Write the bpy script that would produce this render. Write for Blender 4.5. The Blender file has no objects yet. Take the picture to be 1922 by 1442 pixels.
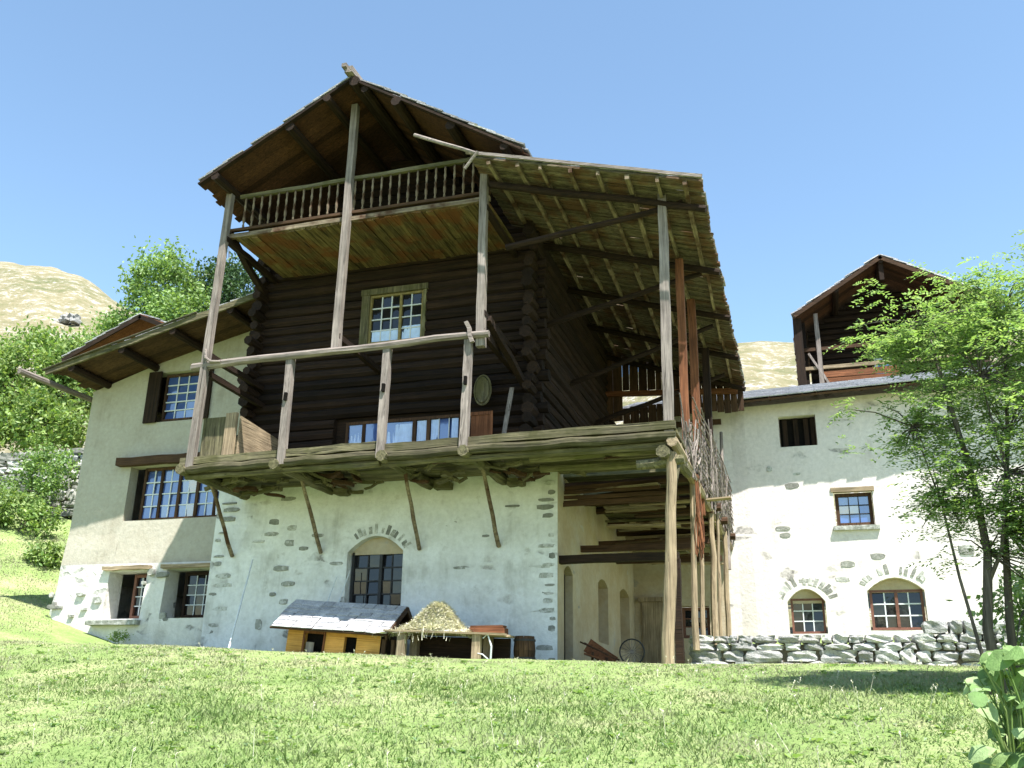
import bpy, math, random
import numpy as np
from mathutils import Vector, Matrix
C = bpy.context; S = C.scene; D = bpy.data
rnd = random.Random(7); R = math.radians

# ------------------------------------------------------------------ camera (eye at the origin)
def make_camera():
    f = 1789.75; p, y, r = R(19.1356), R(17.7411), R(0.98062)
    fw = Vector((-math.sin(y)*math.cos(p), math.cos(y)*math.cos(p), math.sin(p)))
    r0 = Vector((math.cos(y), math.sin(y), 0)); u0 = r0.cross(fw)
    rt = r0*math.cos(r)+u0*math.sin(r); up = -r0*math.sin(r)+u0*math.cos(r)
    cd = D.cameras.new('camera'); cd.sensor_width = 36; cd.lens = 36*f/1922
    cd.clip_start = .1; cd.clip_end = 2000
    o = D.objects.new('camera', cd); S.collection.objects.link(o)
    o.matrix_world = Matrix(((rt.x, up.x, -fw.x, 0), (rt.y, up.y, -fw.y, 0), (rt.z, up.z, -fw.z, 0), (0, 0, 0, 1)))
    S.camera = o
make_camera()
# ------------------------------------------------------------------ sky, sun, exposure
SUN = Vector((.36, -.345, 1)).normalized()
w = D.worlds.new('World'); S.world = w; w.use_nodes = True
nt = w.node_tree; bg = nt.nodes['Background']
sky = nt.nodes.new('ShaderNodeTexSky'); sky.sky_type = 'NISHITA'; sky.sun_disc = False
sky.sun_elevation = math.asin(SUN.z); sky.sun_rotation = math.atan2(SUN.x, SUN.y)
sky.altitude = 1700; sky.air_density = 1.0; sky.dust_density = 1.0; sky.ozone_density = .7
tint = nt.nodes.new('ShaderNodeMix'); tint.data_type = 'RGBA'; tint.blend_type = 'MULTIPLY'; tint.inputs[0].default_value = 1; tint.inputs[7].default_value = (.97, 1.02, .93, 1)
nt.links.new(sky.outputs[0], tint.inputs[6]); nt.links.new(tint.outputs[2], bg.inputs[0]); bg.inputs[1].default_value = .128
sl = D.lights.new('sun', 'SUN'); sl.energy = 4.9; sl.angle = R(.55); sl.color = (1, .965, .92)
so = D.objects.new('sun', sl); S.collection.objects.link(so)
so.rotation_euler = (-SUN).to_track_quat('-Z', 'Y').to_euler()
S.view_settings.view_transform = 'Standard'; S.view_settings.look = 'None'
S.view_settings.exposure = 1.52; S.view_settings.gamma = 1
S.render.resolution_x = 1024; S.render.resolution_y = 768

# ------------------------------------------------------------------ materials
class NT:
    def __init__(s, name):
        s.m = D.materials.new(name); s.m.use_nodes = True; s.t = s.m.node_tree
        s.b = s.t.nodes['Principled BSDF']; s.out = s.t.nodes['Material Output']
    def n(s, typ, **kw):
        nd = s.t.nodes.new('ShaderNode'+typ)
        for k, v in kw.items():
            if k.startswith('i_'):
                key = k[2:]; nd.inputs[int(key) if key.isdigit() else key].default_value = v
            else: setattr(nd, k, v)
        return nd
    def l(s, a, b): s.t.links.new(a, b)
    def coord(s, scale=(1, 1, 1), wobble=0):
        tc = s.n('TexCoord'); mp = s.n('Mapping'); mp.inputs['Scale'].default_value = scale
        s.l(tc.outputs['Object'], mp.inputs[0]); return mp.outputs[0]
    def noise(s, vec, scale, detail=4, rough=.6, dist=0):
        nd = s.n('TexNoise'); nd.inputs['Scale'].default_value = scale; nd.inputs['Detail'].default_value = detail
        nd.inputs['Roughness'].default_value = rough; nd.inputs['Distortion'].default_value = dist
        s.l(vec, nd.inputs['Vector']); return nd.outputs[0]
    def ramp(s, fac, stops):
        nd = s.n('ValToRGB'); cr = nd.color_ramp
        while len(cr.elements) < len(stops): cr.elements.new(.5)
        for e, (p, c) in zip(cr.elements, stops):
            e.position = p; e.color = (c if hasattr(c, '__len__') else (c, c, c))[:3]+(1,) if hasattr(c, '__len__') else (c, c, c, 1)
        s.l(fac, nd.inputs[0]); return nd.outputs[0]
    def mix(s, fac, a, b, mode='MIX'):
        nd = s.n('Mix', data_type='RGBA', blend_type=mode)
        for v, i in ((fac, 0), (a, 6), (b, 7)):
            if hasattr(v, 'is_linked'): s.l(v, nd.inputs[i])
            elif i == 0: nd.inputs[0].default_value = v
            else: nd.inputs[i].default_value = tuple(v)+(1,)
        return nd.outputs[2]
    def math(s, op, a, b=0.):
        nd = s.n('Math', operation=op)
        for i, v in enumerate((a, b)):
            if hasattr(v, 'is_linked'): s.l(v, nd.inputs[i])
            else: nd.inputs[i].default_value = v
        return nd.outputs[0]
    def bump(s, h, strength=.4, dist=.02, prev=None):
        nd = s.n('Bump'); nd.inputs['Strength'].default_value = strength; nd.inputs['Distance'].default_value = dist
        s.l(h, nd.inputs['Height']); 
        if prev is not None: s.l(prev, nd.inputs['Normal'])
        s.l(nd.outputs[0], s.b.inputs['Normal']); return nd.outputs[0]
    def fin(s, col, rough=.8, spec=.3):
        if hasattr(col, 'is_linked'): s.l(col, s.b.inputs['Base Color'])
        else: s.b.inputs['Base Color'].default_value = tuple(col)+(1,)
        s.b.inputs['Roughness'].default_value = rough; s.b.inputs['Specular IOR Level'].default_value = spec
        return s.m
    def island(s):
        return s.n('NewGeometry').outputs['Random Per Island']

def wood(name, lo, hi, axis='x', var=.45, stain=None, grain=26, bump=.6, crack=.3):
    t = NT(name); sc = [grain, grain, grain]; sc['xyz'.index(axis)] = 1.1
    v = t.coord(tuple(sc)); g = t.noise(v, 1, 5, .65, .6)
    v2 = t.coord(); big = t.noise(v2, 1.7, 3)
    col = t.ramp(g, [(.28, lo), (.72, hi)])
    if stain: col = t.mix(t.ramp(big, [(.45, 0.), (.62, 1.)]), col, stain)
    sc2 = [grain*1.6]*3; sc2['xyz'.index(axis)] = .55
    ck = t.noise(t.coord(tuple(sc2)), 1, 3, .55, 1.2)
    col = t.mix(1, col, t.ramp(ck, [(.30, crack), (.40, 1.)]), 'MULTIPLY')
    isl = t.ramp(t.island(), [(0, 1-var), (1, 1+var*.6)])
    col = t.mix(1, col, isl, 'MULTIPLY')
    col = t.mix(1, col, t.ramp(big, [(.3, .72), (.75, 1.2)]), 'MULTIPLY')
    t.bump(ck, bump, .02, t.bump(g, bump, .012))
    return t.fin(col, .85, .2)

def plaster(name, base, stone=(.27, .26, .24), amount=.12, cell=(2.1, 2.1, 4.6), dirt=(.5, .46, .38), dirtamt=.5, bs=.5, zfade=None):
    """lime plaster with rubble stones showing through here and there"""
    t = NT(name); v = t.coord(); 
    wob = t.n('TexNoise'); wob.inputs['Scale'].default_value = 2.2; t.l(v, wob.inputs['Vector'])
    vm = t.n('VectorMath', operation='MULTIPLY_ADD'); t.l(wob.outputs['Color'], vm.inputs[0])
    vm.inputs[1].default_value = (.22, .22, .14); t.l(v, vm.inputs[2])
    mp = t.n('Mapping'); mp.inputs['Scale'].default_value = cell; t.l(vm.outputs[0], mp.inputs[0])
    vo = t.n('TexVoronoi'); vo.inputs['Scale'].default_value = 1; t.l(mp.outputs[0], vo.inputs['Vector'])
    ed = t.n('TexVoronoi', feature='DISTANCE_TO_EDGE'); ed.inputs['Scale'].default_value = 1; t.l(mp.outputs[0], ed.inputs['Vector'])
    sep = t.n('SeparateColor'); t.l(vo.outputs['Color'], sep.inputs[0])
    fine = t.noise(v, 9, 6, .65); mid = t.noise(v, 1.3, 4, .6); vf = t.noise(v, 46, 4, .7)
    pick = t.math('SUBTRACT', t.math('ADD', sep.outputs[0], t.math('MULTIPLY', t.math('SUBTRACT', mid, .5), .9)), 1-amount)
    m = t.math('MULTIPLY', t.ramp(t.math('MULTIPLY', pick, 9), [(0, 0.), (1, 1.)]), t.ramp(t.math('ADD', ed.outputs[0], t.math('MULTIPLY', t.math('SUBTRACT', fine, .5), .22)), [(.10, 0.), (.2, 1.)]))
    m = t.math('MULTIPLY', m, t.ramp(fine, [(.36, .25), (.56, 1.)]))
    if zfade:
        sx = t.n('SeparateXYZ'); t.l(v, sx.inputs[0])
        zr = t.n('MapRange'); t.l(sx.outputs[2], zr.inputs[0])
        zr.inputs[1].default_value = zfade[0]; zr.inputs[2].default_value = zfade[1]; zr.inputs[3].default_value = 1; zr.inputs[4].default_value = 0
        m = t.math('MULTIPLY', m, zr.outputs[0])
    pc = t.mix(t.ramp(mid, [(.38, 0.), (.8, dirtamt)]), base, dirt)
    pc = t.mix(1, pc, t.ramp(fine, [(.3, .86), (.7, 1.05)]), 'MULTIPLY')
    stv = t.coord((2.6, 2.6, .22)); stn = t.noise(stv, 1, 5, .7, .4)
    pc = t.mix(t.ramp(t.math('MULTIPLY', stn, t.ramp(mid, [(.3, .5), (.7, 1.)])), [(.42, 0.), (.60, .42)]), pc, tuple(c*.66 for c in dirt))
    pc = t.mix(t.ramp(t.noise(v, 3.4, 6, .75), [(.58, 0.), (.72, .5)]), pc, tuple(c*.75 for c in dirt))
    st = t.mix(1, stone, t.ramp(sep.outputs[1], [(0, .6), (1, 1.5)]), 'MULTIPLY')
    st = t.mix(1, st, t.ramp(vf, [(.3, .7), (.7, 1.25)]), 'MULTIPLY')
    col = t.mix(m, pc, st)
    b1 = t.bump(fine, bs, .03); h = t.math('ADD', t.math('MULTIPLY', m, -.5), t.math('MULTIPLY', vf, .35)); t.bump(h, bs, .02, b1)
    return t.fin(col, .9, .15)

def stone(name, lo, hi, lichen=None, var=.4):
    t = NT(name); v = t.coord(); a = t.noise(v, 5, 6, .7); b = t.noise(v, 38, 5, .7)
    col = t.ramp(a, [(.3, lo), (.7, hi)])
    if lichen: col = t.mix(t.ramp(t.noise(v, 3.1, 5, .75), [(.55, 0.), (.66, .8)]), col, lichen)
    col = t.mix(1, col, t.ramp(t.island(), [(0, 1-var), (1, 1+var*.7)]), 'MULTIPLY')
    col = t.mix(1, col, t.ramp(b, [(.3, .55), (.7, 1.25)]), 'MULTIPLY')
    t.bump(t.math('ADD', a, t.math('MULTIPLY', b, .6)), .9, .06)
    return t.fin(col, .88, .2)

def leaf(name, cols, trans=.35, nscale=.7):
    t = NT(name); v = t.coord()
    c1 = t.ramp(t.island(), [(i/(len(cols)-1), c) for i, c in enumerate(cols)])
    c1 = t.mix(1, c1, t.ramp(t.noise(v, nscale, 3), [(.3, .75), (.7, 1.25)]), 'MULTIPLY')
    t.fin(c1, .5, .35)
    tr = t.n('BsdfTranslucent'); t.l(t.mix(1, c1, (1.2, 1.25, .6), 'MULTIPLY'), tr.inputs[0])
    mx = t.n('MixShader'); mx.inputs[0].default_value = trans
    t.l(t.b.outputs[0], mx.inputs[1]); t.l(tr.outputs[0], mx.inputs[2]); t.l(mx.outputs[0], t.out.inputs[0])
    return t.m

def glass(name, tint=(.02, .025, .03), ior=2.2, rough=.03):
    t = NT(name); v = t.coord(); t.bump(t.noise(v, 3.5, 2), .12, .02)
    m = t.fin(tint, rough, .5); t.b.inputs['IOR'].default_value = ior; return m

def flat(name, c, rough=.7, spec=.3, metal=0, ns=20, amp=.3):
    t = NT(name); v = t.coord(); n = t.noise(v, ns, 4)
    col = t.mix(1, c, t.ramp(n, [(.3, 1-amp), (.7, 1+amp)]), 'MULTIPLY'); t.bump(n, .25, .01)
    m = t.fin(col, rough, spec); t.b.inputs['Metallic'].default_value = metal; return m

M = {}
for a in 'xyz':
    M['grey_'+a] = wood('weathered_grey_wood_'+a, (.10, .082, .07), (.32, .272, .24), a, .3, None, 20, .7, .16)
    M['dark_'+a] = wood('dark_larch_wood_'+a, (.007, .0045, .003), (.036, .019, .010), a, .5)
    M['brown_'+a] = wood('brown_wood_'+a, (.025, .014, .008), (.10, .053, .027), a, .45)
    M['red_'+a] = wood('reddish_wood_'+a, (.07, .027, .013), (.24, .095, .042), a, .4)
    M['tan_'+a] = wood('tan_wood_'+a, (.15, .11, .068), (.40, .31, .20), a, .3)
    M['moss_'+a] = wood('mossy_old_wood_'+a, (.03, .026, .015), (.25, .22, .125), a, .5, (.075, .07, .03), 18, .8, .14)
for a in 'xyz': M['purlin_'+a] = wood('weathered_purlin_wood_'+a, (.08, .062, .042), (.36, .285, .195), a, .4, (.06, .03, .016))
M['gold_y'] = wood('golden_board_wood', (.022, .015, .007), (.25, .185, .08), 'y', .3, (.12, .05, .018), 13, 1., .2)
M['rafter'] = wood('reddish_roof_boards', (.02, .010, .006), (.105, .045, .022), 'x', .6)
M['leanb'] = wood('grey_green_roof_boards', (.04, .032, .02), (.25, .205, .135), 'x', .38, (.10, .055, .03))
M['plaster_main'] = plaster('whitewashed_rubble_wall', (.66, .66, .65), amount=.10, dirt=(.40, .385, .33), dirtamt=.6, bs=.6)
M['plaster_left'] = plaster('smooth_lime_plaster', (.385, .36, .295), amount=.0, dirt=(.33, .295, .225), dirtamt=.7, bs=.5)
M['plaster_base'] = plaster('rubble_base_wall', (.62, .60, .56), amount=.33, cell=(2.4, 2.4, 4.2), dirtamt=.2, bs=.9)
M['plaster_annex'] = plaster('annex_rubble_wall', (.67, .615, .585), stone=(.30, .28, .26), amount=.13, cell=(1.7, 1.7, 3.6), dirt=(.55, .49, .44), dirtamt=.3, bs=.5)
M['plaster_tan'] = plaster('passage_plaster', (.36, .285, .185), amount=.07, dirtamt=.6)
M['stone'] = stone('grey_field_stone', (.27, .27, .265), (.58, .57, .54), (.50, .48, .36))
def quoin_mat():
    t = NT('half_plastered_stone'); v = t.coord(); a = t.noise(v, 5, 6, .7); b = t.noise(v, 30, 5, .7)
    col = t.ramp(a, [(.3, (.14, .145, .125)), (.7, (.31, .305, .27))]); col = t.mix(1, col, t.ramp(t.island(), [(0, .7), (1, 1.45)]), 'MULTIPLY')
    col = t.mix(t.ramp(t.math('ADD', t.noise(v, 8, 5, .75), t.math('MULTIPLY', t.island(), .22)), [(.62, 0.), (.74, .9)]), col, (.48, .475, .45))
    t.bump(t.math('ADD', a, t.math('MULTIPLY', b, .4)), .7, .03); return t.fin(col, .9, .15)
M['quoin'] = quoin_mat()
M['slate'] = stone('grey_roof_slate', (.22, .22, .23), (.42, .42, .42), (.30, .31, .22), .35)
M['slate_pale'] = stone('pale_roof_slate', (.36, .36, .38), (.58, .57, .57), None, .2)
M['glass'] = glass('window_glass')
M['glass_sky_tint'] = glass('old_window_glass_sky_tint', (.05, .095, .27), 2.5, .06)  # blue of the reflected sky is put into the glass base colour
M['glass_dark'] = glass('dark_window_glass', (.012, .012, .014), 1.5)
M['curtain'] = flat('pale_blue_curtain_cloth', (.50, .62, .86), .9, .1, 0, 6, .12)
M['earth'] = flat('dry_earth', (.10, .085, .06), .95, .05)
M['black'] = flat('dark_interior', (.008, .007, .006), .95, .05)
M['bar_white'] = flat('white_glazing_bar_paint', (.55, .57, .58), .6, .3, 0, 30, .15)
M['frame_gold'] = flat('yellow_varnished_frame', (.20, .155, .055), .6, .3, 0, 12)
M['iron'] = flat('dark_iron', (.03, .03, .032), .6, .4, .5)
M['orange'] = wood('orange_varnished_wood', (.42, .20, .045), (.62, .33, .09), 'x', .2)
M['red_frame'] = flat('reddish_brown_window_paint', (.13, .055, .035), .6, .3, 0, 14)
M['hay'] = leaf('dry_hay', [(.36, .335, .235), (.60, .57, .44), (.50, .475, .36), (.70, .68, .56)], .15)
M['leaf_ash'] = leaf('ash_leaf', [(.10, .17, .06), (.18, .29, .085), (.27, .36, .15), (.25, .33, .22), (.14, .24, .11)], .48, 1.6)
M['leaf_tree'] = leaf('tree_leaf', [(.09, .17, .045), (.17, .28, .075), (.24, .34, .11), (.16, .25, .10)], .35, .35)
M['leaf_dark'] = leaf('dark_conifer_leaf', [(.025, .055, .02), (.05, .10, .035), (.07, .12, .04)], .2, .4)
M['leaf_bush'] = leaf('bush_leaf', [(.09, .17, .04), (.18, .28, .07), (.26, .33, .11), (.14, .22, .07)], .35, .5)
M['leaf_big'] = leaf('broad_pale_leaf', [(.13, .22, .07), (.22, .32, .12), (.31, .40, .21)], .3, 9)
bl = M['leaf_big'].node_tree; pb = bl.nodes['Principled BSDF']; pb.inputs['Roughness'].default_value = .62; pb.inputs['Specular IOR Level'].default_value = .2
bn = bl.nodes.new('ShaderNodeBump'); tx = bl.nodes.new('ShaderNodeTexNoise'); tx.inputs['Scale'].default_value = 45; tx.inputs['Detail'].default_value = 4
bl.links.new(tx.outputs[0], bn.inputs['Height']); bn.inputs['Distance'].default_value = .01; bn.inputs['Strength'].default_value = .8; bl.links.new(bn.outputs[0], pb.inputs['Normal'])
M['bark'] = wood('tree_bark', (.035, .03, .024), (.15, .13, .105), 'z', .2)

def grass_blade_mat():
    t = NT('grass_blades'); v = t.coord()
    g = t.ramp(t.island(), [(0, (.08, .135, .032)), (.35, (.125, .205, .05)), (.7, (.185, .26, .08)), (1, (.28, .32, .15))])
    s_ = t.ramp(t.island(), [(0, (.25, .25, .14)), (.5, (.36, .34, .22)), (1, (.20, .25, .10))])
    sx = t.n('SeparateXYZ'); t.l(v, sx.inputs[0])
    far = t.n('MapRange'); t.l(sx.outputs[1], far.inputs[0]); far.inputs[1].default_value = 12.5; far.inputs[2].default_value = 18; far.inputs[3].default_value = 0; far.inputs[4].default_value = .42
    k = t.math('ADD', t.math('ADD', t.noise(v, .75, 4, .65), far.outputs[0]), t.math('MULTIPLY', t.math('SUBTRACT', t.noise(v, 5, 3), .5), .45))
    col = t.mix(t.ramp(k, [(.45, 0.), (.72, .95)]), g, s_)
    t.fin(col, .6, .25)
    tr = t.n('BsdfTranslucent'); t.l(col, tr.inputs[0]); mx = t.n('MixShader'); mx.inputs[0].default_value = .3
    t.l(t.b.outputs[0], mx.inputs[1]); t.l(tr.outputs[0], mx.inputs[2]); t.l(mx.outputs[0], t.out.inputs[0]); return t.m
M['grass'] = grass_blade_mat()
def ground_mat():
    t = NT('meadow_soil'); v = t.coord()
    a = t.noise(v, .55, 5, .65); b = t.noise(v, 14, 6, .75)
    col = t.ramp(t.math('ADD', t.math('MULTIPLY', a, .55), t.math('MULTIPLY', b, .45)), [(.36, (.12, .19, .055)), (.5, (.21, .28, .095)), (.62, (.33, .33, .18))])
    t.bump(b, .8, .06); return t.fin(col, .95, .1)
M['ground'] = ground_mat()
def hill_mat():
    t = NT('dry_alpine_pasture'); v = t.coord()
    a = t.noise(v, .05, 6, .65); b = t.noise(v, .35, 6, .7); c = t.noise(v, 1.6, 5, .7)
    col = t.ramp(t.math('ADD', t.math('MULTIPLY', a, .5), t.math('MULTIPLY', b, .5)), [(.36, (.095, .11, .05)), (.5, (.19, .17, .10)), (.64, (.25, .22, .145))])
    col = t.mix(t.ramp(t.math('MULTIPLY', b, c), [(.27, 0.), (.34, .85)]), col, (.36, .345, .32))
    col = t.mix(t.ramp(t.noise(v, .9, 5, .75), [(.58, 0.), (.68, .7)]), col, (.09, .12, .045))
    t.bump(c, .8, .5); return t.fin(col, .95, .1)
M['hill'] = hill_mat()

# ------------------------------------------------------------------ mesh helpers
class MB:
    def __init__(s): s.v = []; s.f = []; s.mi = []
    def add(s, vs, fs, mi=0):
        o = len(s.v); s.v += [tuple(p) for p in vs]
        for f in fs: s.f.append(tuple(i+o for i in f)); s.mi.append(mi)
    HEX = [(0, 3, 2, 1), (4, 5, 6, 7), (0, 1, 5, 4), (1, 2, 6, 5), (2, 3, 7, 6), (3, 0, 4, 7)]
    def box(s, x0, x1, y0, y1, z0, z1, j=0, mi=0):
        vs = [(x0, y0, z0), (x1, y0, z0), (x1, y1, z0), (x0, y1, z0), (x0, y0, z1), (x1, y0, z1), (x1, y1, z1), (x0, y1, z1)]
        if j: vs = [tuple(c+rnd.uniform(-j, j) for c in p) for p in vs]
        s.add(vs, s.HEX, mi)
    def hexa(s, vs, mi=0): s.add(vs, s.HEX, mi)
    def beam(s, a, b, w, h=None, n=5, j=.008, mi=0, taper=1.):
        """squared, slightly crooked timber from a to b"""
        a, b = Vector(a), Vector(b); h = h or w; d = (b-a).normalized()
        up = Vector((0, 0, 1)) if abs(d.z) < .9 else Vector((0, 1, 0))
        u = d.cross(up).normalized(); v = u.cross(d); vs = []; fs = []
        for i in range(n+1):
            t = i/n; k = 1+(taper-1)*t; p = a.lerp(b, t)+u*rnd.uniform(-j, j)+v*rnd.uniform(-j, j)
            for sx, sy in ((-1, -1), (1, -1), (1, 1), (-1, 1)):
                vs.append(p+u*sx*w/2*k*rnd.uniform(.94, 1.04)+v*sy*h/2*k*rnd.uniform(.94, 1.04))
        for i in range(n):
            for q in range(4): fs.append((i*4+q, i*4+(q+1) % 4, i*4+4+(q+1) % 4, i*4+4+q))
        fs += [(3, 2, 1, 0), (n*4, n*4+1, n*4+2, n*4+3)]; s.add(vs, fs, mi)
    def log(s, a, b, r0, r1=None, seg=8, n=6, j=.01, mi=0, sq=1.):
        a, b = Vector(a), Vector(b); r1 = r1 or r0; d = (b-a).normalized()
        up = Vector((0, 0, 1)) if abs(d.z) < .9 else Vector((0, 1, 0))
        u = d.cross(up).normalized(); v = u.cross(d); vs = []; fs = []; ph = rnd.uniform(0, 6)
        for i in range(n+1):
            t = i/n; r = r0+(r1-r0)*t; p = a.lerp(b, t)+u*rnd.uniform(-j, j)+v*rnd.uniform(-j, j)
            for q in range(seg):
                an = q*2*math.pi/seg+ph; k = r*rnd.uniform(.93, 1.06)
                vs.append(p+u*math.cos(an)*k*sq+v*math.sin(an)*k)
        for i in range(n):
            for q in range(seg): fs.append((i*seg+q, i*seg+(q+1) % seg, (i+1)*seg+(q+1) % seg, (i+1)*seg+q))
        fs += [tuple(range(seg-1, -1, -1)), tuple(n*seg+q for q in range(seg))]; s.add(vs, fs, mi)
    def chain(s, pts, rs, seg=7, mi=0):
        vs = []; fs = []; pts = [Vector(p) for p in pts]
        for i, p in enumerate(pts):
            d = (pts[min(i+1, len(pts)-1)]-pts[max(i-1, 0)]).normalized()
            up = Vector((0, 1, 0)) if abs(d.y) < .9 else Vector((1, 0, 0))
            u = d.cross(up).normalized(); v = u.cross(d)
            for q in range(seg):
                an = q*2*math.pi/seg; vs.append(p+(u*math.cos(an)+v*math.sin(an))*rs[i])
        for i in range(len(pts)-1):
            for q in range(seg): fs.append((i*seg+q, i*seg+(q+1) % seg, (i+1)*seg+(q+1) % seg, (i+1)*seg+q))
        fs += [tuple(range(seg-1, -1, -1)), tuple((len(pts)-1)*seg+q for q in range(seg))]; s.add(vs, fs, mi)
    def rock(s, c, r, mi=0, rough=.16, sub=1):
        """angular boulder from a squashed cube sphere"""
        n = 3 if sub else 2; idx = {}; vs = []; fs = []
        def vid(p):
            if p not in idx:
                q = Vector(p).normalized(); cube = Vector(p); k = q.lerp(cube*.84, .5)
                k *= 1+rnd.uniform(-rough, rough); idx[p] = len(vs)
                vs.append((c[0]+k.x*r[0], c[1]+k.y*r[1], c[2]+k.z*r[2]))
            return idx[p]
        g = [round(-1+2*i/n, 3) for i in range(n+1)]
        for ax in range(3):
            for sg in (-1., 1.):
                for i in range(n):
                    for k in range(n):
                        q = []
                        for (a, b) in ((g[i], g[k]), (g[i+1], g[k]), (g[i+1], g[k+1]), (g[i], g[k+1])):
                            p = [0, 0, 0]; p[ax] = sg; p[(ax+1) % 3] = a; p[(ax+2) % 3] = b; q.append(vid(tuple(p)))
                        fs.append(tuple(q) if sg > 0 else tuple(q[::-1]))
        s.add(vs, fs, mi)
    def build(s, name, mats, parent=None, loc=(0, 0, 0), smooth=False):
        me = D.meshes.new(name); base = parent_loc(parent) if parent else Vector(loc)
        me.from_pydata([(p[0]-base.x, p[1]-base.y, p[2]-base.z) for p in s.v], [], s.f)
        mats = mats if isinstance(mats, (list, tuple)) else [mats]
        for m in mats: me.materials.append(m)
        me.polygons.foreach_set('material_index', s.mi)
        if smooth: me.polygons.foreach_set('use_smooth', [True]*len(s.f))
        me.update(); o = D.objects.new(name, me); S.collection.objects.link(o)
        if parent: o.parent = parent; o['_b'] = list(base)
        else: o.location = base; o['_b'] = list(base)
        return o
def parent_loc(o): return Vector(o['_b'])
def tag(o, label, cat, group=None, kind=None):
    if label: o['label'] = label; o['category'] = cat
    if group: o['group'] = group
    if kind: o['kind'] = kind
    return o
def thing(name, loc, label, cat, group=None):
    o = D.objects.new(name, None); o.location = loc; o.empty_display_size = .2; o['_b'] = list(loc)
    S.collection.objects.link(o); return tag(o, label, cat, group)
def nz(x, z, k=0.):
    return math.sin(x*1.7+k)*math.cos(z*1.3+k*2)*.5+math.sin(x*.63+z*.9+k*3)*.5

def wall(mb, x0, x1, bot, top, y, holes=(), reveal=.3, amp=.012, mi=0, yf=None, rmi=None, step=.42, seed=0.):
    """a wall facing -Y with real openings; bot/top are [(x,z)...]; hole = (xa, xb, za, zb, rise)"""
    def pl(P, x):
        for (a, b), (c, d) in zip(P, P[1:]):
            if x <= c+1e-6: return b+(d-b)*((x-a)/(c-a) if c > a else 0)
        return P[-1][1]
    Y = lambda x, z: y+amp*nz(x, z, seed)+(yf(x, z) if yf else 0)
    hs = []; xs = {x0, x1} | {p[0] for p in list(bot)+list(top)}
    for h in holes:
        xa, xb, za, zb, rise = h; n = 8 if rise else 1
        pts = [(xa+(xb-xa)*i/n, zb+rise*(1-(2*i/n-1)**2)) for i in range(n+1)]
        hs.append((xa, xb, za, pts)); xs |= {p[0] for p in pts}
    xs = sorted(x for x in xs if x0-1e-6 <= x <= x1+1e-6); g = [xs[0]]
    for x in xs[1:]:
        if x-g[-1] < 1e-4: continue
        n = max(1, int((x-g[-1])/step)); a = g[-1]
        g += [a+(x-a)*(i+1)/n for i in range(n)]
    for a, b in zip(g, g[1:]):
        mid = (a+b)/2; cuts = [(pl(bot, a), pl(bot, b))]
        for (xa, xb, za, pts) in sorted(hs, key=lambda h: h[2]):
            if xa < mid < xb: cuts += [(za, za), (pl(pts, a), pl(pts, b))]
        cuts.append((pl(top, a), pl(top, b)))
        for (la, lb), (ua, ub) in zip(cuts[::2], cuts[1::2]):
            n = max(1, int(max(ua-la, ub-lb)/step))
            for i in range(n):
                q = [(a, la+(ua-la)*i/n), (b, lb+(ub-lb)*i/n), (b, lb+(ub-lb)*(i+1)/n), (a, la+(ua-la)*(i+1)/n)]
                mb.add([(px, Y(px, pz), pz) for px, pz in q], [(0, 1, 2, 3)], mi)
    for (xa, xb, za, pts) in hs:
        loop = [(xa, za)]+pts+[(xb, za)]
        for p, q in zip(loop, loop[1:]+loop[:1]):
            mb.add([(p[0], Y(*p), p[1]), (q[0], Y(*q), q[1]), (q[0], y+reveal, q[1]), (p[0], y+reveal, p[1])], [(0, 1, 2, 3)], mi if rmi is None else rmi)

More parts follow.
